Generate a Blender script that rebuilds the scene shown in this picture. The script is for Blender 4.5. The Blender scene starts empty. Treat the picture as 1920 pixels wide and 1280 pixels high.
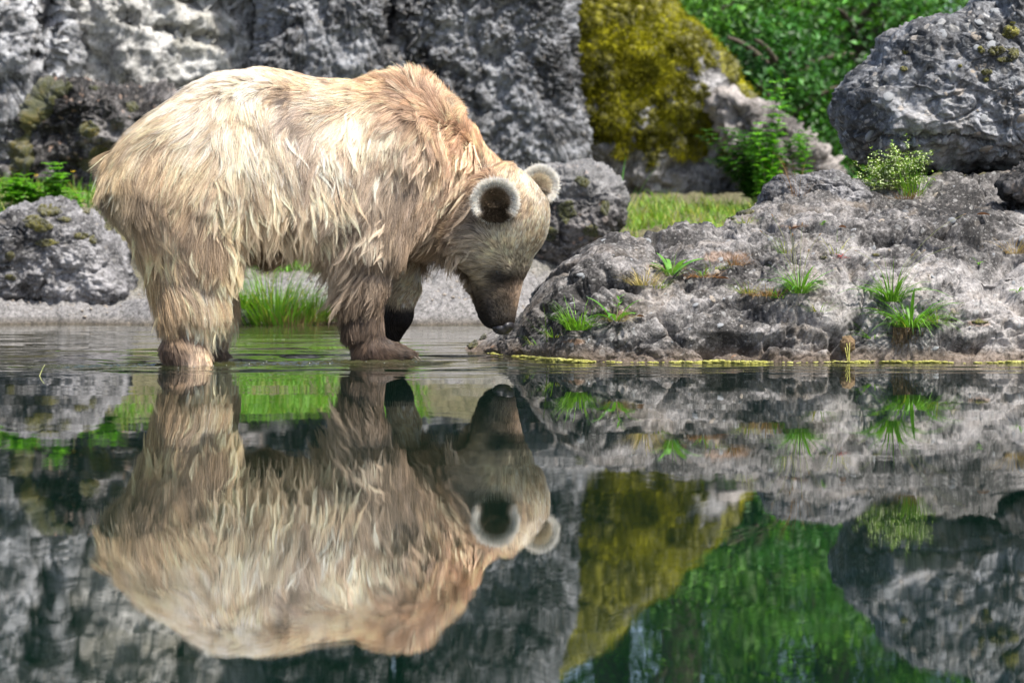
import bpy, math, random
import numpy as np
from mathutils import Vector

random.seed(7)
RNG = np.random.default_rng(7)
sc = bpy.context.scene
COL = sc.collection

# ------------------------------------------------------------------ camera
EYE = 0.454            # metres above the water
FPX = 4716.0           # focal length in photo pixels (1920 wide)
HOR = 440.0            # row of the horizon in the photo
cam_d = bpy.data.cameras.new('camera')
cam = bpy.data.objects.new('camera', cam_d)
COL.objects.link(cam)
cam.location = (0, 0, EYE)
cam.rotation_euler = (math.radians(90), 0, 0)
cam_d.sensor_width = 36.0
cam_d.lens = FPX / 1920 * 36.0
cam_d.shift_y = -(640 - HOR) / 1920
cam_d.clip_start = 0.1
cam_d.clip_end = 2000
cam_d.dof.use_dof = True
cam_d.dof.focus_distance = 9.05
cam_d.dof.aperture_fstop = 3.9
sc.camera = cam

# ------------------------------------------------------------------ light
SUN = Vector((0.36, -0.34, 0.87)).normalized()
world = bpy.data.worlds.new('World')
sc.world = world
world.use_nodes = True
wn = world.node_tree.nodes
wl = world.node_tree.links
wn.clear()
wo = wn.new('ShaderNodeOutputWorld')
wb = wn.new('ShaderNodeBackground')
ws = wn.new('ShaderNodeTexSky')
ws.sky_type = 'NISHITA'
ws.sun_disc = False
ws.sun_elevation = math.asin(SUN.z)
ws.sun_rotation = math.atan2(SUN.x, SUN.y)
ws.dust_density = 3.0
wb.inputs[1].default_value = 0.125
wl.new(ws.outputs[0], wb.inputs[0])
wl.new(wb.outputs[0], wo.inputs[0])
sun_d = bpy.data.lights.new('sun', 'SUN')
sun_d.energy = 4.5
sun_d.angle = math.radians(3.0)
sun_d.color = (1.0, 0.95, 0.88)
sun = bpy.data.objects.new('sun', sun_d)
sun.rotation_euler = (-SUN).to_track_quat('-Z', 'Y').to_euler()
COL.objects.link(sun)
sc.view_settings.view_transform = 'Standard'
sc.view_settings.look = 'None'
sc.view_settings.gamma = 1
sc.view_settings.exposure = 0.85
sc.view_settings.use_curve_mapping = False
sc.render.engine = 'CYCLES'
sc.cycles.use_denoising = True
sc.cycles.max_bounces = 6
sc.cycles.diffuse_bounces = 3
sc.cycles.glossy_bounces = 3
sc.cycles.transmission_bounces = 4
sc.cycles.transparent_max_bounces = 6
sc.cycles.use_adaptive_sampling = True
sc.cycles.adaptive_threshold = 0.02
sc.cycles_curves.shape = 'RIBBONS'
sc.cycles_curves.subdivisions = 2


def W(px, py, Y):
    """point of the place seen at a photo pixel, Y metres away"""
    return ((px - 960) * Y / FPX, Y, EYE - (py - HOR) * Y / FPX)


# ------------------------------------------------------------------ noise
def _hash(ix, iy, iz, seed):
    h = (ix.astype(np.int64) * 374761393 + iy.astype(np.int64) * 668265263 + iz.astype(np.int64) * 2147483647 + seed * 974634777) & 0xFFFFFFFF
    h = ((h ^ (h >> 13)) * 1274126177) & 0xFFFFFFFF
    h = ((h ^ (h >> 16)) * 2246822519) & 0xFFFFFFFF
    return (h ^ (h >> 15)) & 0xFFFFFFFF


_G = RNG.normal(size=(256, 3))
_G /= np.linalg.norm(_G, axis=1)[:, None]


def perlin(p, seed=0):
    p = np.asarray(p, dtype=np.float64)
    i = np.floor(p)
    f = p - i
    i = i.astype(np.int64)
    u = f * f * f * (f * (f * 6 - 15) + 10)
    out = 0
    for dx in (0, 1):
        wx = u[:, 0] if dx else 1 - u[:, 0]
        for dy in (0, 1):
            wy = u[:, 1] if dy else 1 - u[:, 1]
            for dz in (0, 1):
                wz = u[:, 2] if dz else 1 - u[:, 2]
                g = _G[_hash(i[:, 0] + dx, i[:, 1] + dy, i[:, 2] + dz, seed) & 255]
                d = g[:, 0] * (f[:, 0] - dx) + g[:, 1] * (f[:, 1] - dy) + g[:, 2] * (f[:, 2] - dz)
                out = out + wx * wy * wz * d
    return out * 1.6


def fbm(p, octs=4, seed=0, gain=0.5, ridge=False):
    a, s, out = 1.0, 1.0, 0
    for o in range(octs):
        n = perlin(p * s + o * 17.3, seed + o)
        if ridge:
            n = 1 - 2 * np.abs(n)
        out = out + a * n
        a *= gain
        s *= 2.03
    return out


def worley(p, seed=0):
    """F1, F2, id of the nearest cell"""
    i = np.floor(p).astype(np.int64)
    f1 = np.full(len(p), 9.0)
    f2 = np.full(len(p), 9.0)
    idn = np.zeros(len(p))
    for dx in (-1, 0, 1):
        for dy in (-1, 0, 1):
            for dz in (-1, 0, 1):
                c = i + (dx, dy, dz)
                h = _hash(c[:, 0], c[:, 1], c[:, 2], seed)
                q = c + np.stack([(h & 1023) / 1023.0, ((h >> 10) & 1023) / 1023.0, ((h >> 20) & 1023) / 1023.0], 1)
                d = np.sqrt(((q - p) ** 2).sum(1))
                n = d < f1
                f2 = np.where(n, f1, np.minimum(f2, d))
                idn = np.where(n, ((h >> 7) & 4095) / 4095.0, idn)
                f1 = np.where(n, d, f1)
    return f1, f2, idn


def sstep(a, b, x):
    t = np.clip((x - a) / (b - a), 0, 1)
    return t * t * (3 - 2 * t)


# ------------------------------------------------------------------ mesh helpers
def new_mesh(name, v, f, mat=None, smooth=True, uvs=None):
    me = bpy.data.meshes.new(name)
    v = np.asarray(v, dtype=np.float32)
    if isinstance(f, np.ndarray):
        k = f.shape[1]
        me.vertices.add(len(v))
        me.vertices.foreach_set('co', v.ravel())
        me.loops.add(f.size)
        me.loops.foreach_set('vertex_index', f.astype(np.int32).ravel())
        me.polygons.add(len(f))
        me.polygons.foreach_set('loop_start', np.arange(0, f.size, k, dtype=np.int32))
        me.update(calc_edges=True)
    else:
        me.from_pydata([tuple(x) for x in v.tolist()], [], f)
        me.update()
    me.polygons.foreach_set('use_smooth', np.full(len(me.polygons), smooth, dtype=bool))
    if mat is not None:
        for m in (mat if isinstance(mat, (list, tuple)) else [mat]):
            me.materials.append(m)
    return me


def link(name, me, parent=None, loc=(0, 0, 0)):
    o = bpy.data.objects.new(name, me)
    o.location = loc
    COL.objects.link(o)
    if parent is not None:
        o.parent = parent
    return o


def tag(o, label=None, cat=None, group=None, kind=None):
    if label: o['label'] = label
    if cat: o['category'] = cat
    if group: o['group'] = group
    if kind: o['kind'] = kind
    return o


def empty(name, loc, label, cat, group=None):
    o = bpy.data.objects.new(name, None)
    o.location = loc
    COL.objects.link(o)
    return tag(o, label, cat, group)


def vnormals(v, f):
    n = np.zeros_like(v)
    if f.shape[1] == 4:
        fn = np.cross(v[f[:, 2]] - v[f[:, 0]], v[f[:, 3]] - v[f[:, 1]])
    else:
        fn = np.cross(v[f[:, 1]] - v[f[:, 0]], v[f[:, 2]] - v[f[:, 0]])
    for k in range(f.shape[1]):
        for a in range(3):
            n[:, a] += np.bincount(f[:, k], weights=fn[:, a], minlength=len(v))
    return n / (np.linalg.norm(n, axis=1)[:, None] + 1e-12)


def grid_faces(nu, nv, off=0):
    a = (np.arange(nu - 1)[:, None] * nv + np.arange(nv - 1)[None, :]).ravel() + off
    return np.stack([a, a + nv, a + nv + 1, a + 1], 1)


def cspline(t, xs, ys):
    """smooth (monotone-ish) interpolation of ys over xs"""
    xs = np.asarray(xs, float); ys = np.asarray(ys, float)
    d = np.diff(ys) / np.diff(xs)
    m = np.empty_like(ys)
    m[1:-1] = np.where(d[:-1] * d[1:] > 0, 2 * d[:-1] * d[1:] / (d[:-1] + d[1:] + 1e-12), 0)
    m[0], m[-1] = d[0], d[-1]
    t = np.clip(t, xs[0], xs[-1])
    i = np.clip(np.searchsorted(xs, t, side='right') - 1, 0, len(xs) - 2)
    h = xs[i + 1] - xs[i]
    s = (t - xs[i]) / h
    return ((1 + 2 * s) * (1 - s) ** 2 * ys[i] + s * (1 - s) ** 2 * h * m[i] + s * s * (3 - 2 * s) * ys[i + 1] + s * s * (s - 1) * h * m[i + 1])


def seg_dist(px, py, pts):
    """distance in photo pixels to a polyline"""
    d = np.full(px.shape, 1e9)
    for (ax, ay), (bx, by) in zip(pts[:-1], pts[1:]):
        vx, vy = bx - ax, by - ay
        t = np.clip(((px - ax) * vx + (py - ay) * vy) / (vx * vx + vy * vy + 1e-9), 0, 1)
        d = np.minimum(d, np.hypot(px - ax - t * vx, py - ay - t * vy))
    return d


def to_px(v):
    return 960 + v[:, 0] / v[:, 1] * FPX, HOR - (v[:, 2] - EYE) / v[:, 1] * FPX


# ------------------------------------------------------------------ materials
def nodes_of(name):
    m = bpy.data.materials.new(name)
    m.use_nodes = True
    nt = m.node_tree
    nt.nodes.clear()
    out = nt.nodes.new('ShaderNodeOutputMaterial')
    return m, nt, out


class NB:
    def __init__(s, nt): s.nt = nt

    def n(s, typ, **kw):
        nd = s.nt.nodes.new('ShaderNode' + typ)
        for k, v in kw.items():
            if k.startswith('i_'):
                key = k[2:]
                key = int(key) if key.isdigit() else key
                nd.inputs[key].default_value = v
            else:
                setattr(nd, k, v)
        return nd

    def l(s, a, b): s.nt.links.new(a, b)

    def noise(s, vec, scale, detail=6, rough=0.6, dist=0.0):
        nd = s.n('TexNoise')
        nd.inputs['Scale'].default_value = scale
        nd.inputs['Detail'].default_value = detail
        nd.inputs['Roughness'].default_value = rough
        nd.inputs['Distortion'].default_value = dist
        s.l(vec, nd.inputs['Vector'])
        return nd.outputs['Fac']

    def voro(s, vec, scale, feature='F1', rnd=1.0):
        nd = s.n('TexVoronoi', feature=feature)
        nd.inputs['Scale'].default_value = scale
        nd.inputs['Randomness'].default_value = rnd
        s.l(vec, nd.inputs['Vector'])
        return nd

    def ramp(s, fac, stops, interp='LINEAR'):
        nd = s.n('ValToRGB')
        cr = nd.color_ramp
        cr.interpolation = interp
        while len(cr.elements) < len(stops):
            cr.elements.new(0.5)
        for e, (p, c) in zip(cr.elements, stops):
            e.position = p
            e.color = (*c, 1) if len(c) == 3 else c
        s.l(fac, nd.inputs[0])
        return nd.outputs[0]

    def mix(s, fac, a, b, mode='MIX'):
        nd = s.n('MixRGB', blend_type=mode)
        for k, x in ((0, fac), (1, a), (2, b)):
            if isinstance(x, (int, float)):
                nd.inputs[k].default_value = x
            elif isinstance(x, tuple):
                nd.inputs[k].default_value = (*x, 1)
            else:
                s.l(x, nd.inputs[k])
        return nd.outputs[0]

    def math(s, op, a, b=0.0, clamp=False):
        nd = s.n('Math', operation=op, use_clamp=clamp)
        for k, x in ((0, a), (1, b)):
            if isinstance(x, (int, float)):
                nd.inputs[k].default_value = x
            else:
                s.l(x, nd.inputs[k])
        return nd.outputs[0]

    def bump(s, h, strength=0.5, dist=0.01, prev=None):
        nd = s.n('Bump')
        nd.inputs['Strength'].default_value = strength
        nd.inputs['Distance'].default_value = dist
        s.l(h, nd.inputs['Height'])
        if prev is not None:
            s.l(prev, nd.inputs['Normal'])
        return nd.outputs[0]


def g(v, t=(1, 1, 1)):
    return (v * t[0], v * t[1], v * t[2])


def rock_mat(name, dark, mid, light, scale=1.0, clast=0.5, spot=(0.30, 0.30, 0.29), stain=None, rough=0.85, tint=(1, 1, 1), bumpd=0.012, pale=None):
    m, nt, out = nodes_of(name)
    b = NB(nt)
    tc = b.n('TexCoord')
    vec = tc.outputs['Object']
    warp = b.n('TexNoise'); warp.inputs['Scale'].default_value = 6 * scale; warp.inputs['Detail'].default_value = 4
    b.l(vec, warp.inputs['Vector'])
    wv = b.n('MixRGB', blend_type='ADD'); wv.inputs[0].default_value = 0.10 / scale
    b.l(vec, wv.inputs[1]); b.l(warp.outputs['Color'], wv.inputs[2])
    wvec = wv.outputs[0]
    big = b.noise(vec, 1.7 * scale, 5, 0.6)
    med = b.noise(vec, 14 * scale, 8, 0.72, 0.3)
    fine = b.noise(vec, 75 * scale, 6, 0.75)
    mm = b.math('ADD', b.math('MULTIPLY', med, 0.55), b.math('MULTIPLY', fine, 0.45))
    mm = b.math('ADD', mm, b.math('MULTIPLY', b.math('SUBTRACT', big, 0.5), 0.75))
    col = b.ramp(mm, [(0.39, g(dark, tint)), (0.48, g(mid, tint)), (0.57, g(light, tint)), (0.68, g(light * 1.6, tint))])
    # clasts of the conglomerate
    vo = b.voro(wvec, 30 * scale)
    msk = b.ramp(vo.outputs['Distance'], [(0.30, (1, 1, 1)), (0.40, (0, 0, 0))])
    sep = b.n('SeparateColor'); b.l(vo.outputs['Color'], sep.inputs[0])
    ccol = b.ramp(sep.outputs[0], [(0.0, g(dark * 0.8)), (0.3, g(mid, (1.0, .98, .95))), (0.55, g(light, (1.1, .98, .86))), (0.8, spot), (1.0, g(light * 1.5, (1, 1, .98)))])
    use = b.ramp(sep.outputs[1], [(0.5, (0, 0, 0)), (0.56, (1, 1, 1))])
    cm = b.math('MULTIPLY', b.math('MULTIPLY', msk, use), clast)
    col = b.mix(cm, col, ccol)
    # white lichen flecks
    vo2 = b.voro(wvec, 75 * scale)
    sep2 = b.n('SeparateColor'); b.l(vo2.outputs['Color'], sep2.inputs[0])
    fl = b.math('MULTIPLY', b.ramp(vo2.outputs['Distance'], [(0.2, (1, 1, 1)), (0.42, (0, 0, 0))]), b.ramp(sep2.outputs[2], [(0.72, (0, 0, 0)), (0.78, (1, 1, 1))]))
    col = b.mix(b.math('MULTIPLY', fl, 0.4), col, g(min(light * 1.9, 0.75), (1, .99, .96)))
    # dark pits
    pit = b.ramp(b.noise(vec, 38 * scale, 5, 0.7, 0.8), [(0.30, (1, 1, 1)), (0.40, (0, 0, 0))])
    col = b.mix(b.math('MULTIPLY', pit, 0.75), col, g(dark * 0.45))
    if stain is not None:
        st = b.ramp(b.noise(vec, 3.2 * scale, 6, 0.68, 0.6), [(0.52, (0, 0, 0)), (0.64, (1, 1, 1))])
        col = b.mix(b.math('MULTIPLY', st, stain[1]), col, stain[0])
    at = b.n('Attribute', attribute_name='tint', attribute_type='GEOMETRY')
    col = b.mix(at.outputs['Alpha'], col, b.mix(1.0, b.mix(0.75, (1, 1, 1), b.ramp(mm, [(0.3, (.25, .25, .25)), (0.62, (1, 1, 1))])), at.outputs['Color'], 'MULTIPLY'))
    bs = b.n('BsdfPrincipled')
    b.l(col, bs.inputs['Base Color'])
    bs.inputs['Roughness'].default_value = rough
    bs.inputs['Specular IOR Level'].default_value = 0.3
    hh = b.math('ADD', b.math('MULTIPLY', med, 1.0), b.math('MULTIPLY', fine, 0.35))
    hh = b.math('ADD', hh, b.math('MULTIPLY', cm, 0.15))
    hh = b.math('SUBTRACT', hh, b.math('MULTIPLY', pit, 0.3))
    b.l(b.bump(hh, 0.9, bumpd), bs.inputs['Normal'])
    b.l(bs.outputs[0], out.inputs[0])
    return m


def leaf_mat(name, c1, c2, scale=8.0, trans=0.4, rough=0.5, spec=0.4, attr=False, tipc=None):
    m, nt, out = nodes_of(name)
    b = NB(nt)
    tc = b.n('TexCoord')
    nz = b.noise(tc.outputs['Object'], scale, 3, 0.6)
    col = b.ramp(nz, [(0.35, c1), (0.62, c2)])
    if attr:
        at = b.n('Attribute', attribute_name='tint', attribute_type='GEOMETRY')
        col = b.mix(1.0, col, at.outputs['Color'], 'MULTIPLY')
    pb = b.n('BsdfPrincipled')
    b.l(col, pb.inputs['Base Color'])
    pb.inputs['Roughness'].default_value = rough
    pb.inputs['Specular IOR Level'].default_value = spec
    tr = b.n('BsdfTranslucent')
    b.l(b.mix(1.0, col, (1.0, 1.0, 0.5), 'MULTIPLY'), tr.inputs['Color'])
    mx = b.n('MixShader'); mx.inputs[0].default_value = trans
    b.l(pb.outputs[0], mx.inputs[1]); b.l(tr.outputs[0], mx.inputs[2])
    b.l(mx.outputs[0], out.inputs[0])
    return m


def plain_mat(name, c, rough=0.7, spec=0.4, c2=None, scale=20, bumpd=None, coat=0.0):
    m, nt, out = nodes_of(name)
    b = NB(nt)
    tc = b.n('TexCoord')
    nz = b.noise(tc.outputs['Object'], scale, 5, 0.65)
    col = b.ramp(nz, [(0.3, c), (0.7, c2 or tuple(x * 1.4 for x in c))])
    pb = b.n('BsdfPrincipled')
    b.l(col, pb.inputs['Base Color'])
    pb.inputs['Roughness'].default_value = rough
    pb.inputs['Specular IOR Level'].default_value = spec
    pb.inputs['Coat Weight'].default_value = coat
    if bumpd:
        b.l(b.bump(nz, 0.8, bumpd), pb.inputs['Normal'])
    b.l(pb.outputs[0], out.inputs[0])
    return m


def moss_mat(name, c_dark, c_mid, c_light, scale=1.0):
    m, nt, out = nodes_of(name)
    b = NB(nt)
    tc = b.n('TexCoord')
    v = tc.outputs['Object']
    a = b.noise(v, 16 * scale, 6, 0.65)
    f = b.noise(v, 120 * scale, 4, 0.7)
    bg = b.noise(v, 2.6 * scale, 4, 0.6)
    k = b.math('ADD', b.math('MULTIPLY', a, 0.6), b.math('MULTIPLY', f, 0.4))
    k = b.math('ADD', k, b.math('MULTIPLY', b.math('SUBTRACT', bg, 0.5), 0.5))
    col = b.ramp(k, [(0.36, c_dark), (0.5, c_mid), (0.64, c_light)])
    pb = b.n('BsdfPrincipled')
    b.l(col, pb.inputs['Base Color'])
    pb.inputs['Roughness'].default_value = 0.95
    pb.inputs['Specular IOR Level'].default_value = 0.1
    pb.inputs['Sheen Weight'].default_value = 0.3
    b.l(b.bump(b.math('ADD', f, b.math('MULTIPLY', a, 0.6)), 1.0, 0.015), pb.inputs['Normal'])
    b.l(pb.outputs[0], out.inputs[0])
    return m


M = {}
M['ledge'] = rock_mat('ledge_rock', 0.026, 0.10, 0.22, scale=1.0, clast=0.55, tint=(1.05, 1.0, 0.97), stain=((0.30, 0.24, 0.18), 0.25), bumpd=0.014)
M['boulder'] = rock_mat('conglomerate', 0.05, 0.145, 0.27, scale=0.62, clast=0.8, tint=(0.97, 1.0, 1.06), stain=((0.30, 0.25, 0.19), 0.3), bumpd=0.016)
M['cliff'] = rock_mat('cliff_rock', 0.025, 0.085, 0.26, scale=0.7, clast=0.6, tint=(0.97, 1.0, 1.06), bumpd=0.04)
M['pale'] = rock_mat('pale_cliff_rock', 0.08, 0.30, 0.52, scale=0.6, clast=0.3, tint=(1.0, 0.99, 0.94), stain=((0.22, 0.20, 0.13), 0.45), bumpd=0.04)
M['cliff_left'] = rock_mat('left_cliff_rock', 0.04, 0.16, 0.40, scale=0.7, clast=0.5, tint=(0.98, 1.0, 1.04), bumpd=0.04)
M['dark'] = rock_mat('dark_rock', 0.012, 0.04, 0.13, scale=0.7, clast=0.75, spot=(0.33, 0.22, 0.16), tint=(1.06, 1.0, 0.98), bumpd=0.02)
M['small'] = rock_mat('grey_rock', 0.026, 0.10, 0.22, scale=0.8, clast=0.5, tint=(1.02, 1.0, 1.02), bumpd=0.018)
M['pinkish'] = rock_mat('pinkish_rock', 0.06, 0.16, 0.30, scale=0.9, clast=0.4, tint=(1.06, 0.97, 0.90), bumpd=0.02)
M['mossrock'] = rock_mat('moss_bearing_rock', 0.05, 0.14, 0.28, scale=0.5, clast=0.6, tint=(1.02, 1.0, 1.0), stain=((0.10, 0.09, 0.03), 0.4), bumpd=0.03)
M['moss_gold'] = moss_mat('golden_moss', (0.015, 0.016, 0.003), (0.11, 0.105, 0.008), (0.32, 0.30, 0.02), 0.8)
M['moss_green'] = moss_mat('green_moss', (0.014, 0.015, 0.003), (0.065, 0.060, 0.008), (0.17, 0.155, 0.018), 1.0)
M['moss_dark'] = moss_mat('dark_moss', (0.012, 0.014, 0.004), (0.05, 0.055, 0.008), (0.13, 0.10, 0.015), 1.0)
M['moss_tuft'] = leaf_mat('moss_tuft', (0.08, 0.085, 0.008), (0.40, 0.385, 0.022), 4, 0.2, rough=.9, spec=.05, attr=True)
M['algae'] = moss_mat('yellow_algae', (0.35, 0.33, 0.04), (0.60, 0.58, 0.10), (0.72, 0.70, 0.22), 1.5)
M['grass'] = leaf_mat('grass_blade', (0.07, 0.17, 0.02), (0.16, 0.30, 0.04), 12, 0.4, attr=True)
M['leaf'] = leaf_mat('weed_leaf', (0.06, 0.16, 0.02), (0.13, 0.28, 0.04), 20, 0.35, attr=True)
M['crown'] = leaf_mat('tree_leaf', (0.025, 0.095, 0.014), (0.09, 0.25, 0.03), 1.2, 0.35, attr=True)
M['bark'] = plain_mat('bark', (0.05, 0.04, 0.03), 0.9, 0.2, (0.12, 0.10, 0.08), 30, 0.01)
M['straw'] = leaf_mat('dry_straw', (0.30, 0.20, 0.09), (0.5, 0.38, 0.2), 20, 0.2, attr=True)
M['flower_y'] = plain_mat('yellow_petal', (0.75, 0.55, 0.02), 0.6)
M['flower_w'] = plain_mat('cream_bud', (0.55, 0.6, 0.35), 0.7)
M['red_leaf'] = leaf_mat('red_leaf', (0.35, 0.04, 0.05), (0.5, 0.08, 0.06), 20, 0.3)
M['peb_grey'] = plain_mat('grey_pebble', (0.17, 0.18, 0.19), 0.75, 0.4, (0.27, 0.28, 0.29), 60, 0.002)
M['peb_tan'] = plain_mat('tan_pebble', (0.20, 0.17, 0.14), 0.75, 0.4, (0.31, 0.27, 0.22), 60, 0.002)
M['peb_dark'] = plain_mat('dark_pebble', (0.07, 0.075, 0.08), 0.7, 0.4, (0.14, 0.145, 0.15), 60, 0.002)
M['peb_white'] = plain_mat('white_pebble', (0.5, 0.49, 0.46), 0.75, 0.4, (0.62, 0.6, 0.57), 60, 0.002)
M['root'] = plain_mat('root_fibre', (0.10, 0.07, 0.04), 0.9, 0.2, (0.2, 0.14, 0.08), 50, 0.004)

# ------------------------------------------------------------------ ground
def ground_height(x, y):
    yw = 12.75 + 0.10 * np.sin(x * 2.1 + 1) + 0.05 * np.sin(x * 5.3)
    t = y - yw
    # profile across the far bank
    z = np.interp(t, [-2.5, -0.5, -0.12, 0.0, 0.06, 0.4, 0.8, 1.6, 3.0, 7.0, 12, 30, 90, 400], [-0.55, -0.25, -0.08, 0.0, 0.075, 0.10, 0.22, 0.42, 0.58, 0.78, 1.1, 2.6, 6.5, 12])
    bump = np.exp(-((x + 0.10) / 0.42) ** 2) * sstep(0.0, 0.7, t) * (1 - sstep(2.0, 5, t)) * 0.16
    z = z + bump + 0.17 * np.exp(-((x + 3.0) / 0.9) ** 2) * sstep(1.1, 1.9, t) * (1 - sstep(4.0, 8.0, t))
    side = sstep(6.5, 9.0, np.abs(x))
    near = sstep(-1.5, -3.5, y)
    pond = np.where(y < 13.5, -0.6, z)
    z = np.where(y < 12.6, np.minimum(z, pond), z)
    lift = np.maximum(side, near)
    z = z * (1 - lift) + np.maximum(z, 0.35 + 0.02 * np.abs(x)) * lift
    return z


def axis(*segs):
    out = []
    for a, b_, n in segs:
        out.append(np.linspace(a, b_, n, endpoint=False))
    out.append([segs[-1][1]])
    return np.concatenate(out)


gx = axis((-400, -40, 10), (-40, -6, 20), (-6, -3.2, 20), (-3.2, 1.6, 420), (1.6, 8, 60), (8, 40, 20), (40, 400, 10))
gy = axis((-40, -4, 10), (-4, 12.4, 40), (12.4, 14.6, 200), (14.6, 22, 90), (22, 60, 50), (60, 600, 30))
GX, GY = np.meshgrid(gx, gy, indexing='ij')
gv = np.stack([GX.ravel(), GY.ravel(), ground_height(GX.ravel(), GY.ravel())], 1)
nb = (gv[:, 1] > 11) & (gv[:, 1] < 26) & (np.abs(gv[:, 0]) < 8)
q = gv[nb]
f1, f2, _ = worley(q * 16, 3)
gv[nb, 2] += 0.05 * fbm(q * 1.6, 3, 5) + 0.030 * fbm(q * 9, 4, 6) + 0.030 * (0.6 - f1) + 0.006 * fbm(q * 60, 2, 9)
far = gv[:, 1] > 26
gv[far, 2] += 0.5 * fbm(gv[far] * 0.08, 3, 8)
gm, nt, out = nodes_of('ground_soil')
b = NB(nt)
tc = b.n('TexCoord')
v = tc.outputs['Object']
n1 = b.noise(v, 2.5, 6, 0.65)
n2 = b.noise(v, 45, 6, 0.75)
n3 = b.noise(v, 180, 3, 0.6)
kk = b.math('ADD', b.math('MULTIPLY', n2, 0.6), b.math('MULTIPLY', n3, 0.4))
stone = b.ramp(kk, [(0.38, (0.04, 0.038, 0.035)), (0.5, (0.17, 0.165, 0.16)), (0.64, (0.34, 0.325, 0.32))])
soil = b.ramp(kk, [(0.38, (0.03, 0.032, 0.012)), (0.5, (0.09, 0.085, 0.035)), (0.62, (0.20, 0.17, 0.10))])
sx = b.n('SeparateXYZ'); b.l(v, sx.inputs[0])
# green ground beyond the bank
gg = b.math('ADD', sx.outputs[1], b.math('MULTIPLY', n1, 1.6))
gmask = b.ramp(b.math('MULTIPLY', b.math('SUBTRACT', gg, 14.0), 1.0, True), [(0.1, (0, 0, 0)), (0.8, (1, 1, 1))])
col = b.mix(gmask, stone, soil)
wet = b.ramp(b.math('MULTIPLY', sx.outputs[2], 20), [(0.0, (0.35, 0.30, 0.22)), (0.9, (1, 1, 1))])
col = b.mix(1.0, col, wet, 'MULTIPLY')
pb = b.n('BsdfPrincipled'); b.l(col, pb.inputs['Base Color']); pb.inputs['Roughness'].default_value = 0.9
b.l(b.bump(kk, 0.8, 0.012), pb.inputs['Normal'])
b.l(pb.outputs[0], out.inputs[0])
ground = tag(link('ground', new_mesh('ground', gv, grid_faces(len(gx), len(gy)), gm)), kind='structure')

# ------------------------------------------------------------------ water
LEGS = [(W(350, 688, 8.63)[0], 8.63, 1.0), (W(700, 675, 9.11)[0], 9.11, 0.9), (W(410, 675, 9.1)[0], 9.1, 0.7)]
wxs = axis((-12, -2.2, 20), (-2.2, 0.7, 560), (0.7, 2.4, 120), (2.4, 12, 20))
wys = axis((-5, 6.5, 20), (6.5, 8.2, 140), (8.2, 9.9, 420), (9.9, 13.4, 260), (13.4, 14, 4))
WX, WY = np.meshgrid(wxs, wys, indexing='ij')
wx, wy = WX.ravel(), WY.ravel()
wz = np.zeros_like(wx)
p3 = np.stack([wx, wy, 0 * wx], 1)
for k, (lx, ly, am) in enumerate(LEGS):
    r = np.hypot(wx - lx, (wy - ly))
    wob = 0.03 * perlin(p3 * 4, 60 + k)
    wz += am * 0.0022 * np.sin((r + wob) * 2 * math.pi / 0.21) * np.exp(-r / 0.6)
    wz += am * 0.0030 * np.sin((r + wob * 2) * 2 * math.pi / 0.47) * np.exp(-r / 1.1)
calm = sstep(7.9, 8.55, wy)                       # the open pool in front is still
wz = wz * (0.06 + 0.94 * calm)
turb = np.exp(-((wy - (8.82 + 0.28 * (wx + 1.1))) / 0.10) ** 2) * sstep(-1.75, -1.2, wx) * (1 - sstep(-0.42, -0.25, wx))
act = turb > 0.02
t3 = p3[act] * (1, 1.6, 1)
wz[act] += turb[act] * (0.010 * fbm(t3 * 26, 3, 70) + 0.004 * perlin(t3 * 10, 71))
wbk = calm > 0.01
wz[wbk] += calm[wbk] * 0.0028 * fbm(p3[wbk] * (1.6, 7, 1), 2, 72)
wm, nt, out = nodes_of('pond_water')
b = NB(nt)
gp = b.n('NewGeometry')
mp = b.n('Mapping'); mp.inputs['Scale'].default_value = (5.5, 16, 1); b.l(gp.outputs['Position'], mp.inputs['Vector'])
mp2 = b.n('Mapping'); mp2.inputs['Scale'].default_value = (34, 7, 1); b.l(gp.outputs['Position'], mp2.inputs['Vector'])
mp3 = b.n('Mapping'); mp3.inputs['Scale'].default_value = (1.3, 3.5, 1); b.l(gp.outputs['Position'], mp3.inputs['Vector'])
h1 = b.noise(mp.outputs[0], 1.0, 2, 0.5)
h2 = b.noise(mp2.outputs[0], 1.0, 1, 0.5)
h3 = b.noise(mp3.outputs[0], 1.0, 1, 0.5)
hs = b.math('ADD', b.math('MULTIPLY', h1, 0.00010), b.math('ADD', b.math('MULTIPLY', h2, 0.00004), b.math('MULTIPLY', h3, 0.0004)))
bp = b.bump(hs, 1.0, 1.0)
sx = b.n('SeparateXYZ'); b.l(gp.outputs['Position'], sx.inputs[0])
shal = b.ramp(b.math('MULTIPLY', b.math('SUBTRACT', sx.outputs[1], 8.3), 1.2, True), [(0.0, (0.002, 0.0095, 0.006)), (0.5, (0.028, 0.034, 0.012)), (1.0, (0.045, 0.043, 0.022))])
pb = b.n('BsdfPrincipled')
b.l(shal, pb.inputs['Base Color'])
pb.inputs['Roughness'].default_value = 0.0
pb.inputs['IOR'].default_value = 2.0
b.l(bp, pb.inputs['Normal'])
b.l(pb.outputs[0], out.inputs[0])
water = tag(link('water', new_mesh('water', np.stack([wx, wy, wz], 1), grid_faces(len(wxs), len(wys)), wm)), kind='structure')

# ------------------------------------------------------------------ rocks
def set_tint(me, rgba):
    a = me.color_attributes.new('tint', 'FLOAT_COLOR', 'POINT')
    a.data.foreach_set('color', np.asarray(rgba, dtype=np.float32).ravel())


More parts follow.
